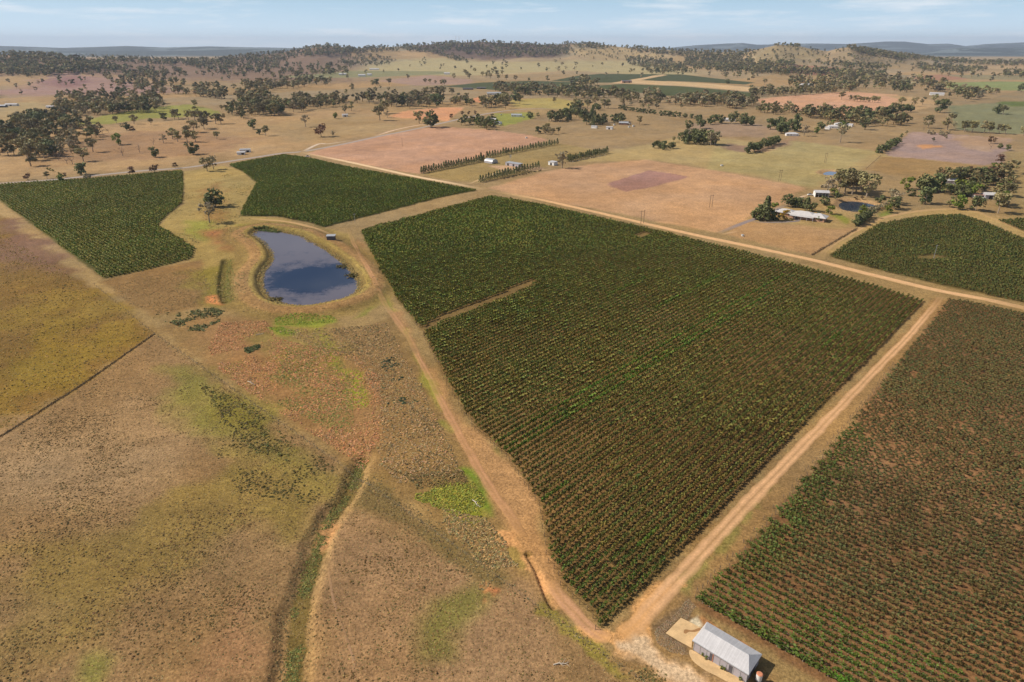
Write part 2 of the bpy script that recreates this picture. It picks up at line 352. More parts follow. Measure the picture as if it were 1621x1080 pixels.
# ------------------------------------------------------------------ colours painted on the land: (pixel outline, sRGB, soft edge m, edge noise m)
G = (150, 128, 96)
LAY = [
 # far plain and hills
 ([(-90, 88), (200, 92), (300, 98), (440, 82), (560, 70), (560, 130), (300, 128), (200, 120), (-90, 118)], (128, 106, 90), 150, 200),
 ([(560, 118), (600, 98), (700, 92), (800, 99), (900, 97), (1000, 95), (1100, 112), (1080, 122), (900, 112), (740, 120)], (168, 156, 118), 80, 80),
 ([(640, 72), (700, 68), (760, 66), (900, 70), (890, 90), (760, 96), (690, 86)], (106, 88, 78), 80, 90),
 ([(900, 80), (960, 74), (1010, 80), (1060, 92), (1000, 96), (930, 95)], (168, 148, 112), 60, 50),
 ([(1190, 82), (1232, 71), (1290, 78), (1310, 90), (1250, 100), (1180, 98)], (150, 134, 102), 60, 60),
 ([(1310, 90), (1345, 74), (1420, 88), (1440, 100), (1330, 110)], (140, 124, 98), 60, 60),
 ([(-90, 150), (30, 140), (90, 114), (160, 120), (230, 132), (290, 146), (200, 150), (60, 152)], (152, 124, 116), 60, 60),
 ([(60, 130), (120, 120), (150, 130), (110, 140)], (138, 106, 104), 30, 50),
 ([(600, 128), (680, 119), (752, 127), (745, 133), (660, 136)], (158, 132, 118), 15, 15),
 ([(440, 122), (560, 112), (700, 113), (720, 117), (600, 122), (500, 124)], (134, 132, 98), 20, 20),
 ([(700, 137), (760, 131), (840, 128), (905, 130), (930, 138), (820, 145)], (78, 84, 56), 4, 4),
 ([(872, 128), (915, 120), (950, 117), (1080, 118), (1130, 124), (1195, 131), (1180, 134), (1060, 128), (1020, 131), (940, 131)], (76, 82, 54), 4, 4),
 ([(942, 136), (985, 133), (1080, 137), (1192, 147), (1190, 155), (1060, 152), (960, 142)], (80, 86, 54), 4, 4),
 ([(965, 132), (1012, 124), (1050, 118), (1056, 119), (1015, 127), (1100, 131), (1210, 140), (1190, 145), (1080, 136), (990, 132)], (196, 168, 130), 6, 4),
 ([(1205, 106), (1260, 103), (1340, 108), (1385, 116), (1330, 122), (1270, 118)], (158, 118, 98), 20, 20),
 ([(1438, 121), (1500, 117), (1540, 119), (1530, 126), (1460, 129)], (160, 122, 100), 12, 10),
 ([(1498, 131), (1580, 129), (1700, 131), (1700, 144), (1560, 143), (1508, 143)], (132, 140, 92), 15, 10),
 ([(1490, 118), (1700, 120), (1700, 128), (1540, 126)], (140, 130, 100), 15, 10),
 ([(1198, 157), (1260, 151), (1340, 145), (1420, 150), (1425, 157), (1405, 178), (1340, 184), (1270, 175), (1208, 168)], (194, 152, 124), 5, 5),
 ([(1395, 150), (1470, 155), (1490, 165), (1440, 178), (1410, 172), (1425, 157)], (176, 148, 112), 12, 12),
 ([(1500, 168), (1560, 164), (1700, 166), (1700, 216), (1600, 212), (1512, 206)], (124, 124, 94), 6, 6),
 ([(1570, 162), (1640, 160), (1700, 162), (1700, 169), (1600, 168)], (96, 108, 60), 6, 6),
 # left middle distance
 ([(-90, 232), (0, 210), (150, 200), (360, 186), (540, 172), (640, 176), (700, 196), (560, 220), (400, 248), (150, 274), (-90, 292)], (166, 138, 102), 20, 18),
 ([(150, 214), (300, 205), (400, 220), (330, 245), (180, 255), (60, 262)], (152, 122, 92), 20, 25),
 ([(400, 200), (560, 180), (640, 200), (560, 218), (470, 226)], (158, 134, 98), 20, 20),
 ([(118, 196), (160, 184), (240, 170), (300, 165), (344, 176), (352, 181), (300, 185), (230, 188), (170, 197)], (140, 138, 72), 4, 5),
 ([(0, 165), (60, 160), (80, 175), (60, 186), (0, 190)], (162, 142, 104), 12, 12),
 ([(615, 184), (640, 176), (700, 170), (736, 170), (722, 180), (712, 188), (712, 192), (680, 190), (636, 187)], (200, 148, 112), 3, 3),
 ([(742, 160), (760, 152), (775, 155), (768, 163)], (196, 136, 100), 4, 4),
 ([(722, 185), (790, 168), (850, 170), (880, 176), (850, 184), (790, 176)], (158, 134, 96), 10, 8),
 ([(800, 158), (880, 155), (930, 165), (900, 174), (820, 170)], (166, 150, 92), 12, 10),
 ([(783, 180), (840, 178), (850, 186), (825, 193), (800, 200), (778, 196)], (140, 142, 72), 6, 6),
 ([(485, 243), (560, 223), (640, 208), (690, 200), (780, 206), (838, 214), (868, 222), (760, 250), (664, 276), (540, 255)], (180, 142, 118), 2, 3),
 ([(664, 276), (760, 250), (878, 226), (958, 240), (880, 258), (850, 272), (752, 290), (700, 284)], (150, 130, 88), 3, 3),
 ([(770, 262), (850, 262), (862, 268), (800, 272)], (190, 158, 130), 2, 2),
 ([(880, 258), (960, 240), (1100, 215), (1300, 235), (1420, 245), (1380, 262), (1290, 300), (1180, 275), (1050, 255), (1020, 253)], (166, 146, 104), 10, 8),
 ([(1130, 235), (1250, 222), (1390, 240), (1340, 265), (1285, 298), (1190, 275), (1120, 268)], (160, 146, 104), 5, 5),
 ([(772, 298), (880, 268), (960, 258), (1022, 253), (1160, 275), (1276, 297), (1230, 328), (1135, 368), (960, 335)], (182, 146, 116), 3, 4),
 ([(958, 292), (1000, 278), (1028, 270), (1060, 274), (1092, 280), (1040, 294), (990, 304)], (156, 120, 112), 2, 3),
 ([(1100, 195), (1200, 196), (1240, 206), (1210, 218), (1150, 216), (1090, 208)], (150, 128, 108), 10, 12),
 ([(1150, 226), (1185, 232), (1180, 242), (1145, 236)], (134, 112, 96), 6, 8),
 ([(1190, 238), (1262, 214), (1250, 230), (1200, 244)], (150, 124, 100), 6, 6),
 ([(1400, 246), (1422, 225), (1444, 209), (1500, 212), (1604, 220), (1598, 240), (1590, 256), (1560, 262), (1500, 256), (1440, 250)], (156, 134, 128), 3, 6),
 ([(1505, 214), (1604, 218), (1600, 232), (1560, 240), (1520, 232)], (164, 138, 116), 5, 8),
 ([(1368, 268), (1395, 248), (1440, 251), (1560, 263), (1584, 268), (1576, 280), (1440, 284)], (150, 124, 86), 4, 6),
 ([(1450, 230), (1470, 229), (1500, 232), (1460, 236)], (196, 146, 104), 2, 3),
 ([(1576, 266), (1588, 258), (1584, 282), (1577, 282)], (200, 134, 100), 2, 2),
 ([(1590, 240), (1720, 240), (1720, 420), (1640, 385), (1600, 345)], (150, 130, 92), 5, 8),
 ([(1165, 350), (1200, 352), (1300, 358), (1358, 362), (1288, 404), (1240, 394), (1152, 372)], (166, 134, 102), 2, 2),
 ([(1200, 330), (1300, 322), (1420, 330), (1400, 345), (1320, 362), (1240, 352), (1190, 345)], (164, 140, 100), 5, 6),
 ([(1315, 340), (1330, 340), (1352, 352), (1340, 355)], (132, 134, 62), 3, 4),
 ([(1385, 345), (1400, 332), (1415, 336), (1410, 345)], (124, 132, 62), 3, 4),
 ([(1296, 408), (1340, 375), (1395, 342), (1480, 330), (1540, 332), (1720, 400), (1720, 430), (1560, 350), (1480, 340), (1394, 352), (1310, 405)], (166, 142, 100), 3, 4),
 # corridor between the two left vineyards and the paddocks by the dam
 ([(290, 272), (355, 262), (385, 272), (408, 290), (380, 342), (440, 345), (512, 362), (560, 372), (600, 440), (560, 500), (340, 480), (300, 410), (249, 357), (290, 322)], (158, 138, 90), 3, 4),
 ([(320, 300), (345, 290), (360, 320), (350, 350), (330, 345)], (146, 118, 76), 8, 10),
 ([(296, 350), (330, 355), (350, 372), (320, 385), (300, 372)], (142, 140, 70), 8, 10),
 ([(330, 368), (380, 360), (400, 380), (370, 400), (345, 392)], (158, 112, 78), 8, 10),
 ([(375, 356), (440, 352), (500, 366), (545, 388), (520, 392), (440, 366), (390, 364)], (136, 136, 62), 4, 4),
 ([(-90, 270), (0, 320), (160, 442), (200, 470), (150, 462), (0, 350), (-90, 300)], (164, 140, 104), 3, 5),
 ([(-90, 300), (0, 345), (150, 455), (244, 526), (130, 608), (0, 694), (-90, 760)], (126, 100, 58), 4, 6),
 ([(20, 350), (80, 395), (120, 440), (60, 430), (0, 390)], (124, 96, 82), 12, 16),
 ([(0, 520), (80, 470), (180, 500), (120, 580), (0, 640)], (134, 112, 52), 20, 30),
 ([(60, 440), (140, 460), (200, 500), (120, 500)], (140, 116, 60), 15, 25),
 ([(160, 446), (230, 428), (318, 412), (330, 440), (345, 482), (240, 500), (200, 478)], (142, 114, 80), 3, 3),
 ([(300, 430), (360, 420), (366, 470), (350, 485), (318, 470)], (136, 124, 62), 8, 8),
 ([(328, 470), (345, 468), (352, 482), (334, 478)], (206, 140, 96), 2, 3),
 ([(245, 520), (330, 500), (400, 500), (560, 520), (620, 500), (700, 590), (760, 700), (830, 800), (900, 920), (944, 1012), (780, 910), (560, 742), (400, 632)], (138, 114, 82), 4, 6),
 ([(330, 545), (350, 505), (420, 505), (440, 530), (480, 545), (545, 560), (600, 600), (604, 690), (570, 735), (500, 690), (400, 620), (345, 580)], (152, 118, 86), 12, 14),
 ([(400, 520), (520, 512), (540, 545), (560, 600), (520, 590), (440, 560)], (140, 122, 78), 8, 12),
 ([(500, 516), (524, 540), (540, 580), (570, 610), (575, 640), (560, 622), (540, 600), (515, 560)], (134, 136, 54), 4, 6),
 ([(432, 506), (470, 500), (524, 500), (531, 510), (500, 516), (436, 516)], (134, 140, 62), 2, 3),
 ([(424, 520), (445, 518), (472, 526), (468, 532), (444, 530)], (134, 140, 62), 2, 3),
 ([(430, 560), (470, 555), (470, 600), (430, 605)], (136, 122, 68), 8, 10),
 ([(548, 592), (572, 590), (576, 640), (556, 630)], (138, 148, 50), 4, 5),
 ([(660, 782), (690, 772), (740, 766), (762, 788), (760, 815), (720, 812), (690, 800)], (128, 132, 52), 3, 6),
 ([(735, 745), (752, 744), (775, 782), (778, 816), (764, 800)], (110, 130, 50), 2, 3),
 ([(757, 716), (790, 708), (796, 730), (784, 746), (765, 740)], (126, 138, 58), 2, 3),
 ([(705, 668), (725, 664), (735, 676), (718, 682)], (126, 138, 58), 2, 3),
 ([(566, 372), (600, 440), (640, 510), (690, 600), (740, 675), (800, 722), (845, 775), (862, 860), (890, 930), (940, 985), (948, 1012), (900, 985), (860, 930), (800, 830), (760, 750), (712, 668), (670, 590), (635, 520), (612, 470), (590, 430), (560, 390)], (168, 132, 100), 2, 3),
 ([(590, 420), (605, 440), (622, 490), (600, 480), (585, 500), (560, 505), (590, 470)], (132, 138, 62), 3, 4),
 ([(640, 520), (660, 560), (690, 620), (700, 650), (690, 640), (655, 570)], (142, 138, 70), 2, 3),
 ([(780, 840), (818, 846), (824, 868), (842, 905), (830, 902), (812, 872), (795, 858)], (192, 148, 112), .8, 1.5),
 ([(835, 890), (858, 908), (886, 945), (900, 965), (880, 962), (862, 940), (848, 915)], (188, 146, 112), .8, 1.5),
 ([(812, 862), (822, 872), (830, 905), (815, 890), (800, 870)], (150, 130, 84), 1, 1.5),
 # front paddock
 ([(0, 700), (130, 612), (245, 530), (400, 640), (560, 752), (800, 925), (945, 1030), (1020, 1090), (1060, 1180), (-400, 1180), (-200, 800)], (142, 116, 90), 2, 2),
 ([(-60, 700), (100, 660), (250, 640), (330, 700), (250, 800), (60, 800), (-60, 790)], (156, 130, 106), 14, 20),
 ([(270, 585), (340, 590), (420, 650), (470, 700), (520, 760), (480, 780), (380, 730), (330, 680)], (128, 122, 72), 8, 12),
 ([(330, 590), (400, 640), (470, 710), (420, 720), (360, 650)], (118, 112, 56), 5, 8),
 ([(380, 700), (540, 760), (500, 820), (400, 850), (300, 800)], (142, 126, 76), 12, 16),
 ([(0, 860), (200, 820), (400, 760), (430, 820), (280, 920), (120, 1000), (0, 1020)], (136, 116, 74), 10, 14),
 ([(140, 1040), (165, 1050), (150, 1078), (130, 1070)], (130, 124, 74), 3, 4),
 ([(300, 980), (430, 900), (430, 1080), (300, 1090)], (152, 120, 98), 6, 10),
 ([(520, 820), (640, 850), (760, 920), (860, 1000), (900, 1090), (520, 1090), (505, 950)], (150, 122, 100), 5, 8),
 ([(560, 770), (600, 770), (800, 915), (790, 930), (700, 880), (560, 790)], (120, 104, 74), 2, 3),
 ([(664, 1000), (700, 955), (730, 936), (762, 940), (740, 970), (712, 1000), (706, 1030), (672, 1032)], (120, 114, 70), 4, 5),
 ([(756, 938), (775, 925), (782, 934), (766, 950)], (196, 130, 96), 1, 2),
 ([(860, 958), (945, 1012), (1010, 1080), (980, 1075), (900, 1010), (850, 965)], (140, 128, 72), 1, 2),
 # headland right of the parcel and around the shed
 ([(950, 1005), (1100, 860), (1250, 705), (1400, 560), (1480, 470), (1506, 476), (1440, 560), (1340, 682), (1230, 815), (1130, 925), (1095, 960), (1110, 985), (1250, 1090), (1060, 1150), (990, 1070)], (152, 124, 92), 1.5, 2),
 ([(1040, 980), (1090, 950), (1100, 985), (1090, 1035), (1060, 1018), (1036, 1000), (1028, 990)], (124, 104, 86), 1, 1.5),
 ([(1060, 940), (1120, 880), (1200, 790), (1225, 770), (1150, 870), (1090, 935)], (140, 130, 84), 1.5, 2),
 ([(1036, 925), (1013, 949), (995, 975), (973, 998), (940, 1000), (910, 990), (925, 1003), (962, 1018), (982, 1035), (1006, 1045), (1024, 1058), (1044, 1071), (1064, 1085), (1100, 1112), (1180, 1112), (1131, 1076), (1104, 1062), (1078, 1053), (1055, 1042), (1036, 1027), (1028, 1009), (1029, 989), (1040, 964), (1060, 944), (1082, 924), (1060, 920)], (206, 160, 118), .7, 1.6),
 ([(990, 1010), (1015, 1008), (1030, 1020), (1055, 1042), (1078, 1053), (1104, 1062), (1150, 1090), (1180, 1112), (1100, 1112), (1044, 1071), (1006, 1045), (975, 1022)], (208, 184, 168), 1.5, 2),
 ([(1090, 985), (1104, 974), (1112, 988), (1104, 992)], (214, 204, 196), .5, 1),
 ([(1104, 976), (1125, 984), (1160, 1010), (1215, 1045), (1205, 1050), (1118, 992)], (178, 130, 96), .7, 1.2),
]
VSOIL = [('A', (128, 102, 72)), ('B', (84, 84, 46)), ('C', (92, 88, 50)), ('D', (134, 102, 78)), ('E', (108, 94, 60)), ('F', (128, 104, 72))]

def ground_color(x, y):
    shp = x.shape; x = x.ravel(); y = y.ravel()
    col = np.empty((len(x), 3)); col[:] = lin(G)
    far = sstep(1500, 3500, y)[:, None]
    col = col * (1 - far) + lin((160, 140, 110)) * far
    # patchwork of paddocks in the distance (jittered cells, world space)
    cs = 420.0
    rx = (x * dR[0] + y * dR[1]); ry = (x * dL[0] + y * dL[1])
    cx = np.floor(rx / cs + .25 * np.floor(ry / (cs * .7) ) ); cy = np.floor(ry / (cs * .7))
    h1 = _hash(cx, cy, 11); h2 = _hash(cx, cy, 12)
    tint = np.stack([1 + .22 * (h1 - .5) + .16 * (h2 - .5), 1 + .18 * (h1 - .5), 1 + .2 * (h1 - .5) - .25 * (h2 - .5)], 1)
    w = sstep(1100, 1800, y)[:, None] * sstep(9000, 6000, y)[:, None]
    col *= 1 + (tint - 1) * w
    nb = fbm(x, y, 60, 4, 21); ns = fbm(x, y, 7, 3, 22); e1 = fbm(x, y, 14, 3, 23) - .5; e2 = fbm(x, y, 3.0, 2, 24) - .5
    for pts, c, soft, amp in LAY:
        p = wpoly(pts); b0 = p.min(0) - soft * 2 - amp; b1 = p.max(0) + soft * 2 + amp
        m = np.nonzero((x > b0[0]) & (x < b1[0]) & (y > b0[1]) & (y < b1[1]))[0]
        if len(m) == 0: continue
        sd = sdist(p, x[m], y[m]) + 2.2 * amp * (e1[m] if amp > 2.5 else e2[m]) + (amp * 1.5 * (nb[m] - .5) if amp > 5 else 0)
        k = sstep(-soft, soft, sd)[:, None]
        col[m] = col[m] * (1 - k) + lin(c) * k
    for key, c in VSOIL:
        p = PV[key]; m = np.nonzero((x > p[:, 0].min() - 4) & (x < p[:, 0].max() + 4) & (y > p[:, 1].min() - 4) & (y < p[:, 1].max() + 4))[0]
        if len(m) == 0: continue
        k = sstep(-1.5, 1.0, sdist(p, x[m], y[m]) + e2[m] * 2)[:, None]
        cc = lin(c) * (1 + .5 * (nb[m] - .5))[:, None]
        g = sstep(.45, .75, fbm(x[m], y[m], 35, 3, 31))[:, None] * (.0 if key == 'D' else .4)
        if key == 'A': bb = p @ np.array([-dR[1], dR[0]]); g = np.maximum(g, sstep(60, 320, (x[m] * -dR[1] + y[m] * dR[0]) - bb.min())[:, None] * .85)
        cc = cc * (1 - g) + lin((92, 90, 52)) * g
        col[m] = col[m] * (1 - k) + cc * k
    # dam surroundings
    m = np.nonzero((x > -280) & (x < -30) & (y > 270) & (y < 640))[0]
    if len(m):
        sd = sdist(DAM, x[m], y[m]) + e2[m] * 1.5
        for c, a0, a1, b0, b1 in (((136, 116, 76), -26, -18, -9, -7), ((158, 126, 92), -15, -12, -6.5, -5), ((160, 140, 88), -7, -5.5, -3.6, -2.6), ((120, 104, 68), -4, -3, 2, 4)):
            k = (sstep(a0, a1, sd) * (1 - sstep(b0, b1, sd)))[:, None] * (.9)
            col[m] = col[m] * (1 - k) + lin(c) * k
        k = sstep(0.5, 2, sd)[:, None]; col[m] = col[m] * (1 - k) + lin((84, 72, 62)) * k
    for pl in (POND, POND2):
        b0 = pl.min(0) - 20; b1 = pl.max(0) + 20
        m = np.nonzero((x > b0[0]) & (x < b1[0]) & (y > b0[1]) & (y < b1[1]))[0]
        if len(m):
            sd = sdist(pl, x[m], y[m]) + e2[m] * 1.5
            k = (sstep(-9, -5, sd))[:, None] * .85; col[m] = col[m] * (1 - k) + lin((172, 142, 110)) * k
    # creek bed: red scalded soil round a green floor
    m = np.nonzero((y < 200) & (x < 5) & (x > -180))[0]
    if len(m):
        d, s = pdist(CREEK, x[m], y[m]); d2, _ = pdist(BARE, x[m], y[m]); d = d + e2[m] * 1.6
        k = (sstep(5, 2.4, d) * (.3 + .4 * (s < 0)))[:, None]; col[m] = col[m] * (1 - k) + lin((168, 140, 106)) * k
        k = (sstep(2.6, 1.4, d) * .85)[:, None]; col[m] = col[m] * (1 - k) + lin((104, 92, 54)) * k
        gx, gy = flat(np.array([520., 512, 505]), np.array([832., 855, 845]))
        for a, b, r in ((gx[0], gy[0], 3.6), (gx[1], gy[1], 3.0)):
            k = sstep(r, r * .4, np.hypot(x[m] - a, (y[m] - b) * .7) + e2[m] * 2)[:, None]
            col[m] = col[m] * (1 - k) + lin((168, 130, 98)) * k
    m = np.nonzero((x > -230) & (x < 60) & (y > 130) & (y < 420))[0]
    if len(m):
        d, _ = pdist(DITCH, x[m], y[m]); k = (sstep(4, 1.5, d + e2[m]) * .8)[:, None]; col[m] = col[m] * (1 - k) + lin((98, 92, 50)) * k
        d, _ = pdist(GULLY, x[m], y[m]); k = (sstep(2.0, .6, d + e2[m] * .6) * .8)[:, None]; col[m] = col[m] * (1 - k) + lin((112, 92, 56)) * k
    # broad mottling of real grass colour
    amp = (.28 - .10 * sstep(600, 2000, y))
    col *= (1 + amp * 1.5 * (nb - .5) + .35 * (ns - .5) * sstep(900, 300, y))[:, None]
    md = sstep(380, 700, y) * sstep(5000, 2500, y)
    col *= (1 + md * (.30 * (fbm(x, y, 11, 3, 43) - .5) + .22 * (fbm(rx, ry * 3, 40, 3, 44) - .5)))[:, None]
    hue = (fbm(x, y, 33, 3, 41) - .5) * .22
    col[:, 0] *= 1 + hue * .5; col[:, 2] *= 1 - hue
    # distance tint: warmer, darker land near; cool haze cast painted into far colour
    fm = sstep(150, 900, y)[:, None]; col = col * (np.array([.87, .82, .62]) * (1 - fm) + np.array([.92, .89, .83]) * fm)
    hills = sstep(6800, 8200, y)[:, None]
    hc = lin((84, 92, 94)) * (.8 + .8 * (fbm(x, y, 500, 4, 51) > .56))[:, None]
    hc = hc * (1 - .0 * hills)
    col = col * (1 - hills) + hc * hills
    return np.clip(col, 0.01, .8).reshape(*shp, 3)

def build_ground():
    # rows: even steps of viewing angle near, geometric far
    ya = np.array([-400, -250, -120, -40, 10, 40])
    th = np.linspace(math.radians(63), math.radians(4.2), 760)
    yb = H / np.tan(th)
    yc = np.exp(np.linspace(math.log(yb[-1]), math.log(9000), 330))[1:]
    yd = np.exp(np.linspace(math.log(9000), math.log(24000), 110))[1:]
    Y = np.concatenate([ya, yb, yc, yd]); nc = 1150
    t = np.linspace(-1, 1, nc)
    W = np.where(Y > 60, 90 + 1.02 * Y, 152.0); W = np.where(Y < 10, 400, W)
    X = W[:, None] * t[None, :]; YY = np.broadcast_to(Y[:, None], X.shape).copy()
    Z = height(X.copy(), YY)
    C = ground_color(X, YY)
    idx = np.arange(X.size).reshape(X.shape)
    V = np.stack([X, YY, Z], -1).reshape(-1, 3)
    cut = len(ya) + len(yb) + len(yc)
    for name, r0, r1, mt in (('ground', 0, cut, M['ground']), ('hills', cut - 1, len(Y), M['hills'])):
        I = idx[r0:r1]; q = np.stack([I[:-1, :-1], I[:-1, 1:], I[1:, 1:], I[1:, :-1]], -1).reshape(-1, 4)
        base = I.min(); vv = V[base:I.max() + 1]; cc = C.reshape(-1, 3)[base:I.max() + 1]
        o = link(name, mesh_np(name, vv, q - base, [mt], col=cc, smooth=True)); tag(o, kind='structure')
build_ground()

# ------------------------------------------------------------------ roads, tracks, water
def wline(pts, n=8):
    p = smooth_line(pts, 4); x, y = hit(p[:, 0], p[:, 1]); p = np.stack([x, y], 1)
    out = [p[0]]
    for a, b in zip(p[:-1], p[1:]):
        L = np.linalg.norm(b - a); k = max(1, int(L / (1.2 if np.linalg.norm(a) < 260 else 3.0 + np.linalg.norm(a) / 250)))
        for i in range(1, k + 1): out.append(a + (b - a) * i / k)
    return np.array(out)

def strip(name, pts, width, c_mid, c_edge=None, ragged=.25, lift=.05, mt=None, ruts=False, w_end=None, alpha=1.0):
    ln = wline(pts); n = len(ln)
    d = np.gradient(ln, axis=0); d /= np.linalg.norm(d, axis=1)[:, None] + 1e-9; nr = np.stack([-d[:, 1], d[:, 0]], 1)
    prof = np.array([-1, -.8, -.45, -.2, 0, .2, .45, .8, 1]); k = len(prof)
    wd = np.linspace(width, w_end or width, n)
    rg = 1 + ragged * 2.4 * (fbm(ln[:, 0], ln[:, 1], 5, 4, 61) - .5); rg2 = 1 + ragged * 2.4 * (fbm(ln[:, 0], ln[:, 1], 4.5, 4, 62) - .5)
    off = prof[None, :] * .5 * wd[:, None] * np.where(prof[None, :] < 0, rg[:, None], rg2[:, None])
    XY = ln[:, None, :] + nr[:, None, :] * off[..., None]
    Z = height(XY[..., 0].copy(), XY[..., 1].copy()) + lift
    Z[:, 0] -= lift + .03; Z[:, -1] -= lift + .03
    V = np.concatenate([XY, Z[..., None]], -1).reshape(-1, 3)
    ec = ground_color(XY[..., 0], XY[..., 1]) if c_edge is None else np.broadcast_to(lin(c_edge), (n, k, 3)).copy()
    wt = {True: np.array([0, .45, 1, .75, .35, .75, 1, .45, 0]), False: np.array([0, .7, 1, 1, 1, 1, 1, .7, 0])}[ruts]
    fade = (wt[None, :] * (1 - .5 * ragged * (fbm(XY[..., 0], XY[..., 1], 9, 3, 63) > .58)))[..., None]
    t = np.minimum(np.arange(n), np.arange(n)[::-1]) / max(3.0, min(n / 4, 10)); fade = alpha * fade * np.clip(t, 0, 1)[:, None, None] * (1 - .5 * (1 - alpha) / .4 * (fbm(ln[:, 0], ln[:, 1], 18, 3, 66) > .5))[:, None, None]
    C = ec * (1 - fade) + lin(c_mid) * fade
    I = np.arange(n * k).reshape(n, k); q = np.stack([I[:-1, :-1], I[1:, :-1], I[1:, 1:], I[:-1, 1:]], -1).reshape(-1, 4)
    o = link(name, mesh_np(name, V, q, [mt or M['dirt']], col=C.reshape(-1, 3), smooth=True)); tag(o, kind='structure'); return o

strip('road', [(-120, 299), (0, 290.5), (70, 286), (140, 279), (220, 271), (290, 266), (340, 259), (400, 250), (445, 243), (480, 240), (540, 229), (600, 216), (650, 206), (700, 195), (740, 186), (790, 177), (830, 173), (900, 171)], 9, (158, 146, 138), ragged=.1, lift=.12)
strip('road', [(478, 241), (505, 228), (520, 228), (560, 222)], 6, (196, 176, 156), ragged=.2, lift=.16)
strip('dirt_track', [(476, 241), (500, 246), (540, 254), (600, 267), (660, 280), (720, 291), (770, 301)], 7, (214, 184, 146), ragged=.15, lift=.12)
strip('dirt_track', [(770, 301), (840, 313), (900, 326), (1000, 349), (1100, 372), (1200, 393), (1296, 414), (1400, 440), (1490, 461), (1560, 474), (1640, 492), (1760, 520)], 6.5, (206, 164, 120), ragged=.2, lift=.10)
strip('dirt_track', [(590, 217), (625, 206), (665, 198), (690, 196)], 5, (208, 176, 150), ragged=.2, lift=.14)
strip('dirt_track', [(1494, 466), (1440, 530), (1380, 592), (1320, 655), (1250, 728), (1180, 800), (1120, 866), (1065, 925), (1030, 962), (1006, 990), (985, 1006)], 3.4, (204, 160, 118), ragged=.3, w_end=5, ruts=True)
strip('dirt_track', [(552, 362), (560, 385), (575, 412), (592, 442), (606, 475), (626, 505), (647, 534), (665, 572), (682, 602), (701, 640), (716, 668), (732, 697), (748, 726), (766, 756), (782, 781), (806, 815), (830, 850)], 3.2, (192, 142, 106), ragged=.45, ruts=True, alpha=.6)
strip('dirt_track', [(872, 920), (890, 950), (915, 975), (940, 1000), (965, 1014)], 4.0, (188, 142, 106), ragged=.4, ruts=True)
strip('dirt_track', [(380, 345), (420, 348), (460, 352), (500, 362), (530, 374)], 4, (186, 150, 108), ragged=.3, ruts=True)
strip('dirt_track', [(1300, 412), (1306, 398), (1320, 386), (1350, 368), (1390, 348), (1430, 338), (1480, 332), (1530, 332), (1570, 345), (1640, 375)], 4.5, (180, 146, 104), ragged=.35, ruts=True)
strip('driveway', [(1136, 370), (1160, 360), (1180, 352), (1200, 345), (1232, 330), (1245, 325)], 5, (138, 124, 120), ragged=.05, lift=.09)
strip('driveway', [(1182, 351), (1210, 352), (1235, 352), (1262, 350), (1256, 345), (1240, 344)], 4, (128, 116, 112), ragged=.05, lift=.08)
strip('driveway', [(1243, 325), (1262, 315), (1280, 308)], 4, (204, 174, 146), ragged=.1, lift=.08)
strip('dirt_track', [(1170, 366), (1140, 372)], 4, (190, 156, 116), ragged=.2, lift=.11)
strip('dirt_track', [(742, 292), (756, 286), (800, 270), (850, 270), (880, 266)], 4, (196, 164, 126), ragged=.3, lift=.1)
strip('dirt_track', [(960, 133), (1010, 126), (1040, 119), (1060, 118)], 12, (200, 168, 130), ragged=.2, lift=.3)
strip('dirt_track', [(536, 1100), (560, 1060), (552, 1020), (530, 960), (520, 900)], .7, (168, 134, 106), ragged=.3, lift=.03, alpha=.5)

def water(name, poly, z, mt):
    c = poly.mean(0); big = c + (poly - c) * 1.0
    nrm = []
    n = len(poly)
    for i in range(n):
        d = poly[(i + 1) % n] - poly[i - 1]; nn = np.array([d[1], -d[0]]) / (np.linalg.norm(d) + 1e-9); nrm.append(nn)
    nrm = np.array(nrm); area = 0.5 * np.sum(poly[:, 0] * np.roll(poly[:, 1], -1) - poly[:, 1] * np.roll(poly[:, 0], -1))
    big = poly + nrm * (0.9 if area > 0 else -0.9)
    mb = MB(); mb.poly([(p[0], p[1], z) for p in big]); o = mb.build(name, mt); tag(o, kind='structure'); return o

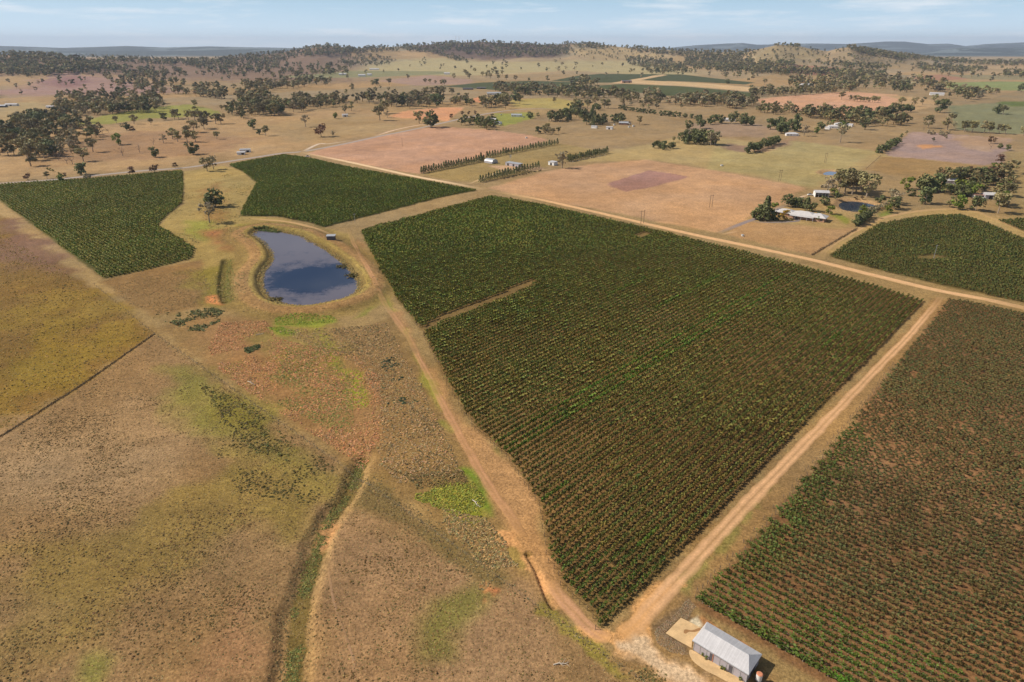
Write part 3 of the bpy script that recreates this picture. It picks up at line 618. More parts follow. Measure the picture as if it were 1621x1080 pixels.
def water_mat(name, deep, weed, thr, scale, rough=.06):
    m = bpy.data.materials.new(name); m.use_nodes = True; nt = m.node_tree; N = nt.nodes; L = nt.links; b = N['Principled BSDF']
    b.inputs['Roughness'].default_value = rough; b.inputs['Specular IOR Level'].default_value = .5; b.inputs['IOR'].default_value = 1.33
    tc = N.new('ShaderNodeTexCoord'); n = N.new('ShaderNodeTexNoise'); n.inputs['Scale'].default_value = 1 / scale; n.inputs['Detail'].default_value = 9; n.inputs['Roughness'].default_value = .78
    L.new(tc.outputs['Object'], n.inputs['Vector'])
    at = N.new('ShaderNodeVectorMath'); at.operation = 'DISTANCE'; L.new(tc.outputs['Object'], at.inputs[0]); at.inputs[1].default_value = thr[0]
    mr = N.new('ShaderNodeMapRange'); mr.inputs['From Min'].default_value = thr[1]; mr.inputs['From Max'].default_value = thr[2]; mr.inputs['To Min'].default_value = -.17; mr.inputs['To Max'].default_value = .17
    L.new(at.outputs['Value'], mr.inputs['Value'])
    ad = N.new('ShaderNodeMath'); ad.operation = 'ADD'; L.new(n.outputs['Fac'], ad.inputs[0]); L.new(mr.outputs[0], ad.inputs[1])
    cr = N.new('ShaderNodeValToRGB'); e = cr.color_ramp.elements
    e[0].position = .42; e[0].color = (*deep, 1); e[1].position = .60; e[1].color = (*weed, 1)
    k = cr.color_ramp.elements.new(.50); k.color = (*(np.array(deep) * .5 + np.array(weed) * .5), 1)
    L.new(ad.outputs[0], cr.inputs[0]); L.new(cr.outputs[0], b.inputs['Base Color'])
    bp = N.new('ShaderNodeBump'); bp.inputs['Strength'].default_value = .05; bp.inputs['Distance'].default_value = .05
    n2 = N.new('ShaderNodeTexNoise'); n2.inputs['Scale'].default_value = 1.3; L.new(tc.outputs['Object'], n2.inputs['Vector']); L.new(n2.outputs['Fac'], bp.inputs['Height']); L.new(bp.outputs[0], b.inputs['Normal'])
    return m
dcx, dcy = flat(493, 438)
water('dam_water', DAM, -.35, water_mat('dam_water', lin((24, 40, 68)), lin((98, 94, 104)), ((float(dcx), float(dcy), 0), 14, 40), 24))
pcx, pcy = flat(1358, 328)
water('pond_water', POND, -.35, water_mat('pond_water', lin((52, 60, 72)), lin((86, 94, 108)), ((float(pcx), float(pcy), 0), 20, 60), 20))
water('pond_water', POND2, -.35, water_mat('pond_water_blue', lin((96, 112, 140)), lin((120, 130, 150)), ((float(pcx), float(pcy), 0), 900, 1000), 20))
# ------------------------------------------------------------------ leaf clumps
def quads(C, S, Nrm=None, r=None, aspect=1.0, tilt=None):
    """quads centred on C (n,3), half size S (n,), random or given normals -> V (n*4,3), F (n,4)"""
    r = r or rng; n = len(C)
    if Nrm is None: Nrm = r.normal(size=(n, 3))
    else: Nrm = Nrm + r.normal(size=(n, 3)) * (tilt or .5)
    Nrm = Nrm / (np.linalg.norm(Nrm, axis=1)[:, None] + 1e-9)
    a = np.cross(Nrm, r.normal(size=(n, 3))); a /= np.linalg.norm(a, axis=1)[:, None] + 1e-9; b = np.cross(Nrm, a)
    S = np.asarray(S)[:, None]; a = a * S; b = b * S * aspect
    # slightly irregular kite so that leaf bunches do not read as squares
    V = np.stack([C - a * 1.1, C - b * .85 + a * .15, C + a * .95 + b * .1, C + b * .9 - a * .2], 1).reshape(-1, 3)
    return V, np.arange(n * 4).reshape(n, 4)

def scatter(name, protos, pos, scale, rot, cols, mt, quadcol=None, label=None, cat=None, mats=None):
    """merge many copies of small meshes: protos list of (V, F, colmul) ; returns mesh"""
    Vs, Fs, Cs = [], [], []; n0 = 0
    pi = rng.integers(0, len(protos), len(pos))
    for k, pr in enumerate(protos):
        m = np.nonzero(pi == k)[0]
        if len(m) == 0: continue
        V, Fq, cm = pr
        c, s = np.cos(rot[m])[:, None], np.sin(rot[m])[:, None]; sc = scale[m]
        if sc.ndim == 1: sc = np.repeat(sc[:, None], 3, 1)
        vx = V[None, :, 0] * sc[:, :1]; vy = V[None, :, 1] * sc[:, 1:2]; vz = V[None, :, 2] * sc[:, 2:3]
        X = vx * c - vy * s + pos[m, 0][:, None]; Y = vx * s + vy * c + pos[m, 1][:, None]; Z = vz + pos[m, 2][:, None]
        Vs.append(np.stack([X, Y, Z], -1).reshape(-1, 3))
        Fs.append((Fq[None] + (np.arange(len(m)) * len(V))[:, None, None]).reshape(-1, Fq.shape[1]) + n0)
        Cs.append((cols[m][:, None, :] * cm[None, :, :]).reshape(-1, 3)); n0 += len(m) * len(V)
    return mesh_np(name, np.concatenate(Vs), np.concatenate(Fs), [mt], col=np.clip(np.concatenate(Cs), 0, 1))

def leafmul(n, r, amt=.3):
    k = 1 + amt * (r.random(n) * 2 - 1); w = 1 + .12 * r.normal(size=n)
    return np.repeat(np.stack([k * w, k, k * .95], 1), 4, 0)

# ------------------------------------------------------------------ vineyards
BARKC = lin((86, 66, 50))
def vine_proto(nl, ls, seed, trunk=True, amt=.35):
    r = np.random.default_rng(seed)
    t = r.normal(size=nl) * .32
    out = r.random(nl) < .18; t[out] = r.random(out.sum()) * 1.7 - .85
    C = np.stack([t, r.normal(size=nl) * .25, 1.15 + r.normal(size=nl) * .33 - .25 * np.abs(t)], 1)
    C[:, 2] = np.clip(C[:, 2], .5, 2.0)
    V, Fq = quads(C, np.full(nl, ls) * (.7 + .6 * r.random(nl)), r=r)
    cm = leafmul(nl, r, amt)
    if trunk:
        tv = []; tf = []
        for (x0, x1, w) in ((-.06, .02, .05), (.05, .01, .05)):
            n = len(V) + len(tv); tv += [(x0, -w, 0), (x0, w, 0), (x1, w, .95), (x1, -w, .95)]; tf.append([n, n + 1, n + 2, n + 3])
        n = len(V) + len(tv); tv += [(-.95, -.04, .82), (.95, -.04, .85), (.95, .04, .92), (-.95, .04, .9)]; tf.append([n, n + 1, n + 2, n + 3])
        V = np.concatenate([V, np.array(tv)]); Fq = np.concatenate([Fq, np.array(tf)])
        cm = np.concatenate([cm, np.tile(np.array([1.5, .9, 1.3]) * .55, (12, 1))])
    return V, Fq, cm
VP_NEAR = [vine_proto(52, .22, s) for s in range(7)]
VP_MID = [vine_proto(24, .32, 20 + s) for s in range(6)]
VP_FAR = [vine_proto(22, .31, 40 + s, trunk=False, amt=.18) for s in range(5)]
VROT = math.atan2(dR[1], dR[0])
pA = flat(800, 700); pA2 = flat(690, 515)
blocks = {  # row direction, row gap, vine gap, leaf colour, vigour, thinning
 'A': (dR, 2.35, 1.7, (108, 114, 46), 1.22, .0), 'B': (dR, 2.35, 1.7, (106, 114, 44), 1.12, .01), 'C': (-dL, 2.35, 1.7, (114, 116, 48), 1.08, .01),
 'D': (dL, 2.15, 1.8, (100, 94, 56), .84, .03), 'E': (dL, 2.6, 1.8, (94, 96, 48), 1.05, .04), 'F': (dL, 2.6, 1.8, (90, 94, 48), 1.05, .04)}
allv = []; posts = []
for key, (d, rg, vg, lc, vig, thin) in blocks.items():
    d = np.array(d); nrm = np.array([-d[1], d[0]]); p = PV[key]
    a = p @ d; b = p @ nrm
    bi = np.arange(math.floor(b.min() / rg), math.ceil(b.max() / rg) + 1); ai = np.arange(a.min(), a.max(), vg)
    B, A = np.meshgrid(bi, ai, indexing='ij')
    A = A + rng.normal(size=A.shape) * .12 + (B % 3) * .37
    wob = .05 * np.sin(A / 23.0 + B * 1.7)
    X = A * d[0] + (B * rg + wob) * nrm[0]; Y = A * d[1] + (B * rg + wob) * nrm[1]
    ins = sdist(p, X, Y) > 0
    for hk in ('hA', 'hA2', 'hE'): ins &= sdist(PV[hk], X, Y) < 0
    # ends of rows (for the strainer posts)
    for i in range(len(bi)):
        j = np.nonzero(ins[i])[0]
        if len(j) > 4:
            for e, sg in ((j[0], -1), (j[-1], 1)):
                posts.append((key, int(bi[i]), X[i, e] + sg * d[0] * 1.9, Y[i, e] + sg * d[1] * 1.9, sg))
    X = X[ins]; Y = Y[ins]; Bk = B[ins]
    rowh = _hash(Bk, Bk * 0, 71)
    vg1 = fbm(X, Y, 38, 4, 81); vg2 = fbm(X, Y, 6, 2, 82)
    S = vig * (1 + (.55 if key == 'D' else .4) * (vg1 - .5) + .3 * (vg2 - .5) + .08 * (rowh - .5)) * (.86 + .28 * rng.random(len(X)))
    alive = rng.random(len(X)) > thin * (1.9 - 1.8 * vg1) * (.6 + .8 * vg2)
    C = np.tile(lin(lc), (len(X), 1)); k = (vg1 - .5)
    if key == 'A':
        u_far = sstep(150, 420, np.hypot(X, Y)); C *= (1 + .0 * u_far)[:, None]
        row = np.floor((np.array(pA) @ nrm) / rg + .5)
        along = X * d[0] + Y * d[1]; a0 = np.array(pA) @ d; a1 = np.array(flat(1205, 460)) @ d
        lush = ((np.abs(Bk - row) <= 0) | (Bk == row - 3)) & (along < a1 + 30) & ((Bk == row) | (along < a1))
        lush |= (Bk == row - 2) & (vg2 > .45) & (along < a1 - 40)
        for (q0, q1) in (((1035, 492), (1105, 432)), ((830, 498), (870, 480)), ((700, 352), (760, 335)), ((1002, 870), (1040, 835)), ((1300, 556), (1330, 530)), ((960, 470), (1010, 440)), ((862, 800), (905, 770))):
            r0 = np.floor((np.array(flat(*q0)) @ nrm) / rg + .5); l0, l1 = np.array(flat(*q0)) @ d, np.array(flat(*q1)) @ d
            lush |= (Bk == r0) & (along > l0) & (along < l1)
        C[lush] = lin((98, 116, 44)); S[lush] = 1.4; alive |= lush
        nr_ = sstep(330, 150, np.hypot(X, Y))[:, None] * (~lush)[:, None]; C = C * (1 - nr_) + lin((126, 124, 58)) * nr_
        east = sstep(300, 40, np.abs(b.min() - (X * nrm[0] + Y * nrm[1])))   # thinner, browner vines on the near side
        S *= (1 - .10 * east); dry = (.5 * east)[:, None] * (~lush)[:, None]
        C = C * (1 - dry) + lin((104, 96, 50)) * dry
    if key == 'D':
        row = Bk.max() if (PV['D'] @ nrm).max() else 0
        edge = sstep(14, 4, sdist(PV['D'], X, Y)) * (X < 120); C = C * (1 - .5 * edge[:, None]) + lin((78, 104, 36)) * .5 * edge[:, None]; S *= 1 + .12 * edge
        p0 = np.array(flat(1105, 962)); ub = np.unique(Bk); r0 = ub[np.argmin(np.abs(ub * rg - p0 @ nrm))]
        first = Bk == r0
        C[first] = lin((82, 116, 34)); S[first] = 1.45; alive |= first
    hue = rng.normal(size=(len(X), 1)) * .10 + (vg2 - .5)[:, None] * .3
    fr_ = sstep(150, 420, np.hypot(X, Y))[:, None]; C = C * (1 + .13 * (1 - .6 * fr_) * rng.normal(size=(len(X), 1)) + k[:, None] * .5); C[:, :1] *= 1 + hue
    if key == 'D': S = np.maximum(S, .62)
    ok = alive & (S > .42)
    rot = math.atan2(d[1], d[0]) + (rng.random(len(X)) > .5) * math.pi
    for arr in ((key, X[ok], Y[ok], S[ok], C[ok], rot[ok], Bk[ok]),): allv.append(arr)
VX = np.concatenate([a[1] for a in allv]); VY = np.concatenate([a[2] for a in allv]); VS = np.concatenate([a[3] for a in allv])
VCc = np.concatenate([a[4] for a in allv]); VR = np.concatenate([a[5] for a in allv]); VB_ = np.concatenate([a[6] for a in allv]); VK = np.concatenate([np.full(len(a[1]), a[0]) for a in allv])
VZ = height(VX.copy(), VY.copy()); D3 = np.sqrt(VX ** 2 + VY ** 2 + H * H)
# in the picture?
def project(x, y, z):
    z = z - H; f = y * CP - z * SP; f = np.maximum(f, 1e-3); up = y * SP + z * CP
    return CU + F * x / f, CV - F * up / f
pu, pv_ = project(VX, VY, VZ + 1.0)
seen = (pu > 4) & (pu < 1617) & (pv_ < 1074) & (pv_ > 0)
order = np.argsort(np.where(seen, D3, 1e9)); near300 = order[:300]; isind = np.zeros(len(VX), bool); isind[near300] = True
print('vines', len(VX))
rest = ~isind; parts = []
vine_meshes = []
for lod, pr, sel in ((0, VP_NEAR, D3 < 230), (1, VP_MID, (D3 >= 230) & (D3 < 420)), (2, VP_FAR, D3 >= 420)):
    m = np.nonzero(rest & sel)[0]
    pos = np.stack([VX[m], VY[m], VZ[m]], 1); s = VS[m]
    sc = np.stack([s * (1.0 + .3 * (lod == 2)) * np.where(VK[m] == 'D', 1.35, 1.0), s * (.92 + .22 * (lod == 2)) * np.where(VK[m] == 'D', .85, 1.0), .3 + .7 * s], 1)
    vine_meshes.append(scatter('grapevines', pr, pos, sc, VR[m], VCc[m], M['leaf']))
def join_meshes(name, meshes, mats, label, cat, kind='stuff'):
    Vs, Fs, Cs = [], [], []; n0 = 0
    for me in meshes:
        n = len(me.vertices); v = np.empty(n * 3, np.float32); me.vertices.foreach_get('co', v)
        f = np.empty(len(me.loops), np.int32); me.loops.foreach_get('vertex_index', f)
        c = np.empty(n * 4, np.float32); me.color_attributes['Col'].data.foreach_get('color', c)
        Vs.append(v.reshape(-1, 3)); Fs.append(f.reshape(-1, 4) + n0); Cs.append(c.reshape(-1, 4)[:, :3]); n0 += n
        bpy.data.meshes.remove(me)
    o = link(name, mesh_np(name, np.concatenate(Vs), np.concatenate(Fs), mats, col=np.concatenate(Cs)))
    return tag(o, label, cat, kind=kind)
join_meshes('grapevines', vine_meshes, [M['leaf']], 'thousands of green grapevines in straight rows filling the vineyard blocks', 'grapevines')
# the 300 nearest vines, one object each
def nocol(me_name, V, Fq, mt): return mesh_np(me_name, V, Fq, [mt])
vfol = []; vtrk = None
for k in range(6):
    V, Fq, cm = vine_proto(56, .20, 100 + k, trunk=False); vfol.append(nocol('vine_foliage', V, Fq, M['vine']))
tb = MB(); tb.tube([(0, 0, 0), (.04, .02, .5), (0, 0, .95)], [.06, .045, .04], 5); tb.tube([(-.95, 0, .84), (0, 0, .95), (.95, 0, .86)], [.02, .035, .02], 4)
vt0 = tb.build('trunk', M['bark']); vtrk = vt0.data; bpy.data.objects.remove(vt0)
rowidx = {}
for key in ('A', 'D'):
    rows = sorted(set(VB_[near300[VK[near300] == key]].tolist()))
    # count rows from the side nearest the shed
    px = {r: VX[near300[(VK[near300] == key) & (VB_[near300] == r)]].mean() for r in rows}
    p0 = np.array(flat(1105, 1000)); d = np.array(blocks[key][0]); nn = np.array([-d[1], d[0]]); s0 = p0 @ nn
    rows.sort(key=lambda r: abs(r * blocks[key][1] - s0))
    for i, r in enumerate(rows): rowidx[(key, r)] = i
ORD = ['first', 'second', 'third', 'fourth', 'fifth', 'sixth', 'seventh', 'eighth', 'ninth', 'tenth', 'eleventh', 'twelfth', 'thirteenth', 'fourteenth', 'fifteenth', 'sixteenth', 'seventeenth', 'eighteenth', 'nineteenth', 'twentieth']
for i in near300:
    key = VK[i]; ri = rowidx[(key, VB_[i])]; w = ORD[ri] if ri < 20 else 'farther'
    o = empty('grapevine', (VX[i], VY[i], VZ[i]), VR[i]); s = VS[i]; o.scale = (s * (1.35 if key == 'D' else 1.0), s * (.8 if key == 'D' else .95), .3 + .7 * s)
    if key == 'A': tag(o, 'green grapevine in the %s row from the gravel corner of the large centre vineyard' % w, 'grapevine', 'vines in the %s row of the centre vineyard' % w)
    else: tag(o, 'green grapevine in the %s row beyond the long white roofed shed' % w, 'grapevine', 'vines in the %s row beyond the shed' % w)
    f = link('foliage', vfol[i % 6], o); t = link('trunk', vtrk, o)
# strainer posts at the row ends that show largest
pb = MB(); pb.tube([(0, 0, 0), (0, 0, 1.5)], [.075, .07], 7); pb.tube([(.9, 0, .05), (.05, 0, 1.2)], [.045, .04], 5)
pm0 = pb.build('post', M['timber']); pme = pm0.data; bpy.data.objects.remove(pm0)
cand = []
for key, r, x, y, sg in posts:
    if key not in 'AD': continue
    u, v = project(x, y, 1.0); dd = math.hypot(x, y)
    if 5 < u < 1616 and 300 < v < 1070: cand.append((dd, key, x, y, sg, u, v))
cand.sort()
for dd, key, x, y, sg, u, v in cand[:150]:
    d = blocks[key][0]; o = link('vineyard_post', pme, None, (x, y, float(hgt(x, y)[0]))); o.rotation_euler = (0, 0, math.atan2(d[1], d[0]) + (0 if sg < 0 else math.pi))
    side = ('at a left row end of the large centre vineyard' if u < 960 else 'at a track side row end of the large centre vineyard') if key == 'A' else 'at a track side row end of the lower right vineyard'
    tag(o, 'braced timber post ' + side, 'post', 'posts ' + side)
# ------------------------------------------------------------------ trees
def crown_gum(seed, h=14, r=6, n=420, ls=.62, nclump=13, low=.34, flat_=.75):
    q = np.random.default_rng(seed); cc = []
    for i in range(nclump):
        a = q.random() * 2 * math.pi; t = q.random() ** .5; z = low + (1 - low) * (q.random() * .85)
        rr = r * .72 * t * math.sin(math.pi * min(1, (z - low * .6) / (1.15 - low * .6))) ** .5
        cc.append((rr * math.cos(a), rr * math.sin(a), h * z))
    cc[0] = (0, 0, h * .86); cc = np.array(cc)
    k = q.integers(0, nclump, n); cr = (r * (.22 + .2 * q.random(nclump)))[k]
    d = q.normal(size=(n, 3)); d /= np.linalg.norm(d, axis=1)[:, None]; rad = cr * (q.random(n) ** .35)
    C = cc[k] + d * rad[:, None] * np.array([1, 1, flat_])
    V, Fq = quads(C, ls * (.6 + .8 * q.random(n)), Nrm=d, r=q, tilt=.55)
    shade = (.82 + .36 * q.random(nclump))[k]
    return V, Fq, np.repeat(shade, 4)[:, None] * leafmul(n, q, .25), cc
def crown_cone(seed, h=9, r=2.2, n=300, ls=.45, top=.9):
    q = np.random.default_rng(seed); z = q.random(n) ** .8; a = q.random(n) * 2 * math.pi
    lob = 1 + .22 * np.sin(a * 3 + seed) + .15 * np.sin(z * 14 + seed + a)
    rr = r * (1 - z ** 1.5 * top) * (.35 + .65 * np.minimum(1, z * 6 + .3)) * (q.random(n) ** .3) * lob
    C = np.stack([rr * np.cos(a), rr * np.sin(a), h * (.06 + .94 * z)], 1); d = np.stack([np.cos(a), np.sin(a), np.full(n, .3)], 1)
    V, Fq = quads(C, ls * (.6 + .8 * q.random(n)), Nrm=d, r=q, tilt=.5)
    return V, Fq, leafmul(n, q, .3), np.array([(0, 0, h * .7)])
def trunk_mesh(seed, h, cc, r0=.38, fork=.38, bare=False):
    q = np.random.default_rng(seed + 500); mb = MB()
    lean = q.normal(size=2) * .05 * h; f = np.array([lean[0] * .4, lean[1] * .4, h * fork])
    mb.tube([(0, 0, -.3), (lean[0] * .15, lean[1] * .15, h * fork * .5), tuple(f)], [r0 * 1.25, r0, r0 * .75], 6)
    sel = cc[:min(len(cc), 8)]
    for c in sel:
        m = f * .45 + c * .55 + q.normal(size=3) * .35; mb.tube([tuple(f), tuple(m), tuple(c)], [r0 * .55, r0 * .3, r0 * .1], 4, cap=False)
        if bare:
            for _ in range(5):
                e = c + q.normal(size=3) * np.array([1.3, 1.3, 1.1]) + np.array([0, 0, .6]); s_ = m * .4 + c * .6
                mb.tube([tuple(s_), tuple((s_ + e) / 2 + q.normal(size=3) * .25), tuple(e)], [r0 * .2, r0 * .13, r0 * .05], 3, cap=False)
    return mb
KIND = {}
def reg(kind, fn, mt, variants, H0, lodn, lodls, trunk=True, **kw):
    out = []
    for s in range(variants):
        V, Fq, cm, cc = fn(hash(kind) % 1 + s * 13 + len(KIND) * 101, **kw)
        cme = mesh_np('crown', V, Fq, [mt]); tmb = trunk_mesh(s, H0, cc, r0=H0 * .026, fork=.34 if fn is crown_gum else .3)
        o = tmb.build('trunk', M['bark']); tme = o.data; bpy.data.objects.remove(o)
        out.append((cme, tme))
    KIND[kind] = dict(meshes=out, H=H0)
reg('gum', crown_gum, M['gum'], 8, 14, 0, 0, h=14, r=6.2, n=460, ls=.62)
reg('greygum', crown_gum, M['greyleaf'], 3, 12, 0, 0, h=12, r=5.2, n=240, ls=.55)
reg('broad', crown_gum, M['darkleaf'], 4, 10, 0, 0, h=10, r=5.6, n=520, ls=.6, nclump=14, low=.2, flat_=.9)
reg('lime', crown_gum, M['limeleaf'], 3, 8, 0, 0, h=8, r=4.4, n=360, ls=.5, nclump=12, low=.16, flat_=.9)
reg('gold', crown_gum, M['gold'], 1, 7, 0, 0, h=7, r=3.8, n=340, ls=.45, nclump=11, low=.2, flat_=.9)
reg('bush', crown_gum, M['darkleaf'], 3, 4, 0, 0, h=4, r=3.0, n=220, ls=.42, nclump=8, low=.08, flat_=.8)
reg('greybush', crown_gum, M['greyleaf'], 2, 4, 0, 0, h=4, r=3.0, n=200, ls=.42, nclump=8, low=.08, flat_=.8)
reg('rust', crown_gum, M['rustleaf'], 2, 6, 0, 0, h=6, r=3.6, n=260, ls=.42, nclump=10, low=.2, flat_=.8)
reg('cone', crown_cone, M['darkleaf'], 4, 9, 0, 0, h=9, r=2.9, n=300, ls=.42)
reg('conifer', crown_cone, M['darkleaf'], 3, 12, 0, 0, h=12, r=3.6, n=420, ls=.6, top=.85)
bare = []
for s in range(3):
    q = np.random.default_rng(900 + s); cc = np.stack([q.normal(size=9) * 2.6, q.normal(size=9) * 2.6, 6 + 4 * q.random(9)], 1)
    o = trunk_mesh(s + 40, 11, cc, r0=.3, fork=.3, bare=True).build('tree', M['deadwood']); bare.append(o.data); bpy.data.objects.remove(o)

TREES = []      # u, v, height m, kind, label, group, explicit
def T(u, v, h, kind, label, group=None): TREES.append((u, v, h, kind, label, group, True))
def wood(poly, n, h, kinds, label, group, sep=.55):
    if label and 'wood' in label or label and 'belt' in label: n = int(n * 1.35); sep *= .8
    p = np.array(poly, float); b0 = p.min(0); b1 = p.max(0); got = []; tries = 0
    while len(got) < n and tries < n * 60:
        tries += 1; u, v = b0 + rng.random(2) * (b1 - b0)
        if sdist(p, np.array([u]), np.array([v]))[0] < 0: continue
        px = 1130.0 / (H / math.tan(P - math.atan((CV - max(v, 96)) / F)) )
        s = 9 * px * sep
        if any(abs(u - a) < s and abs(v - b) < s * .35 for a, b in got[-150:]): continue
        got.append((u, v)); hh = h * (.7 + .6 * rng.random()); TREES.append((u, v, hh, kinds[rng.integers(0, len(kinds))], label, group, False))
def rowline(pts, n, h, kind, label, group, jit=.4):
    p = np.array(pts, float); L = np.concatenate([[0], np.cumsum(np.linalg.norm(np.diff(p, axis=0), axis=1))]); t = np.linspace(0, L[-1], n)
    us = np.interp(t, L, p[:, 0]); vs = np.interp(t, L, p[:, 1])
    for u, v in zip(us, vs): TREES.append((u + rng.normal() * jit, v + rng.normal() * jit * .2, h * (.85 + .3 * rng.random()), kind, label, group, True))
def r1(x, y): return x / 6.0037, 130 + y / 6.0037
def r2(x, y): return 270 + x / 6, 110 + y / 6
def r3(x, y): return 540 + x / 6, 100 + y / 6
def r4(x, y): return 810 + x / 6, 100 + y / 6
def r5(x, y): return 1080 + x / 6, 120 + y / 6
def r6(x, y): return 1351 + x / 6, 60 + y / 6
def r7(x, y): return 1381 + x / 6.75, 180 + y / 6.75
# --- single trees one can point to
T(341, 327, 13, 'broad', 'dense dark round tree in the grassy corridor between the two left vineyards')
T(332, 353, 13, 'greygum', 'sparse leaning gum tree in the grassy corridor above the dam')
T(*r2(350, 968), 12, 'gum', 'leafy gum tree beside the road above the grassy corridor'); T(*r2(410, 950), 12, 'greygum', 'thin gum tree beside the road, right of the leafy roadside gum')
T(*r2(45, 940), 5, 'rust', 'small brown leaved tree on the road verge near the corridor')
T(*r1(295, 800), 15, 'gum', 'broad dark gum tree at the lower edge of the left wood, above the road')
T(*r1(780, 880), 10, 'broad', 'upright dark green tree alone just above the left road')
T(*r1(795, 755), 13, 'gum', 'round gum tree in the paddock left of the bare trees')
T(*r1(885, 665), 14, 'gum', 'wide dark gum tree casting a shadow right of the left wood')
T(*r1(450, 920), 6, 'gum', 'little gum tree beside the hedge line above the left road'); T(*r1(265, 930), 5, 'rust', 'low brown shrub tree nearest the left end of the road')
T(*r1(590, 945), 6, 'lime', 'bright green bush tree on the road verge by the hedge line'); T(*r1(625, 905), 4, 'rust', 'tiny brown bush tree right of the hedge line')
T(*r1(830, 920), 5, 'greybush', 'grey green bush at the road verge below the upright dark tree')
T(*r1(1267, 885), 7, 'rust', 'reddish leaved tree on the road verge above the left vineyard, left one of two'); T(*r1(1472, 865), 7, 'rust', 'reddish leaved tree on the road verge above the left vineyard, right one of two')
T(*r1(1475, 715), 10, 'broad', 'small round dark tree alone in the paddock right of the bare trees')
T(*r1(1128, 595), 12, 'lime', 'pale green two tiered tree standing behind the widest bare tree')
T(*r1(895, 500), 10, 'broad', 'dark tree with a short shadow below the lime green paddock'); T(*r1(1205, 460), 9, 'broad', 'dark leaning tree under the lime green paddock')
T(*r1(1275, 400), 11, 'gum', 'gum tree standing on the lower edge of the lime green paddock'); T(*r1(1108, 395), 9, 'gum', 'gum tree within the lime green paddock, left of centre')
T(*r1(1560, 362), 9, 'broad', 'dark round tree on the right lower edge of the lime green paddock'); T(*r1(1437, 410), 8, 'gum', 'small gum tree below the right half of the lime green paddock')
T(*r1(1265, 475), 7, 'rust', 'small brownish tree below the lime green paddock')
T(*r1(1555, 580), 10, 'greygum', 'thin yellowish gum tree right of the bare trees')
T(*r1(455, 470), 12, 'gum', 'spreading gum tree in the gap of the left wood')
for i, (x, y) in enumerate([(20, 660), (70, 690), (160, 690), (165, 640), (240, 690), (225, 600), (315, 560)]): T(*r2(x, y), 13, 'gum', 'gum tree in the open clump right of the bare trees', 'gum trees in the open clump below the lime paddock')
T(*r2(218, 808), 12, 'broad', 'dark gum tree with a shadow alone, above the roadside gum pair')
for i, (x, y) in enumerate([(40, 475), (75, 470), (170, 480), (230, 490), (290, 495), (340, 490), (320, 570), (430, 520), (480, 518), (240, 440)]): T(*r2(x, y), 12, 'gum', 'gum tree in the loose group on the right end of the lime green paddock', 'gum trees at the right end of the lime paddock')
T(*r2(235, 360), 11, 'gum', 'dark gum tree alone above the lime green paddock'); T(*r2(440, 662), 9, 'gum', 'small leaning gum tree in the paddock above the white farm sheds')
T(*r2(785, 568), 10, 'broad', 'dense low dark tree in the middle paddock right of the left woods'); T(*r2(905, 632), 12, 'gum', 'forked umbrella shaped tree in the middle left paddock'); T(*r2(840, 620), 6, 'bush', 'tiny bush left of the umbrella shaped tree')
T(*r2(1285, 548), 13, 'greygum', 'grey airy gum tree in the paddock above the road junction'); T(*r2(1430, 640), 14, 'rust', 'big rounded brown green tree with a shadow above the road junction'); T(*r2(1545, 640), 7, 'greygum', 'small thin tree right of the rounded brown green tree')
T(*r2(1570, 468), 9, 'lime', 'pale green small tree at the right of the open paddock by the long wood'); T(*r2(485, 385), 7, 'gum', 'small gum tree left of the big middle wood')
T(*r3(368, 545), 18, 'gum', 'large dark gum tree left of the orange bare earth'); T(*r3(405, 480), 17, 'gum', 'tall gum tree behind the large one left of the orange earth'); T(*r3(440, 520), 9, 'greygum', 'small grey tree beside the large gum left of the orange earth')
T(*r3(742, 575), 14, 'gum', 'gum tree in front of the orange bare earth, left of the taller one'); T(*r3(855, 612), 19, 'broad', 'tall dark gum tree in front of the orange bare earth beside the road')
T(*r3(100, 455), 13, 'gum', 'dark rounded gum tree in the paddock near the white tank'); T(*r3(40, 480), 11, 'gum', 'gum tree left of the dark rounded one near the white shed')
T(*r3(310, 208), 10, 'broad', 'small dark tree, left one of the pair on the plain above the tree line'); T(*r3(340, 205), 13, 'broad', 'taller dark tree, right one of the pair on the plain above the tree line')
T(*r3(458, 208), 14, 'gum', 'umbrella gum tree alone on the plain right of the pair'); T(*r3(372, 250), 8, 'greygum', 'pale small gum tree on the plain below the pair'); T(*r3(50, 300), 10, 'gum', 'gum tree alone left of the tree line')
T(*r3(800, 190), 11, 'gum', 'gum tree on the near edge of the brown field, first of three'); T(*r3(845, 195), 11, 'gum', 'gum tree on the near edge of the brown field, middle of three'); T(*r3(893, 197), 8, 'gum', 'little gum tree on the near edge of the brown field, last of three')
T(*r3(980, 222), 15, 'gum', 'tall gum tree where the brown field meets the dark vineyard'); T(*r3(1072, 152), 14, 'gum', 'gum tree standing in the brown field before the dark far vineyard')
for x, y in ((820, 305), (865, 308), (915, 300), (945, 300), (975, 302)): T(*r3(x, y), 15, 'gum', 'gum tree in the row of five above the long tree line', 'five gum trees above the long tree line')
T(*r3(1052, 302), 13, 'gum', 'wide gum tree alone right of the row of five'); T(*r3(708, 322), 13, 'greygum', 'grey gum tree just behind the long tree line')
T(*r3(1245, 420), 13, 'gum', 'gum tree on the orange cutting below the long grey farmhouse')
for x, y in ((1155, 500), (1215, 498), (1272, 492), (1040, 530)): T(*r3(x, y), 7, 'rust', 'small brown scrub tree on the bank beside the road', 'scrub trees on the road bank')
T(*r4(35, 165), 12, 'gum', 'gum tree on the plain left of the far dark vineyards'); T(*r4(162, 175), 9, 'broad', 'small dark round tree beside the far dark vineyards')
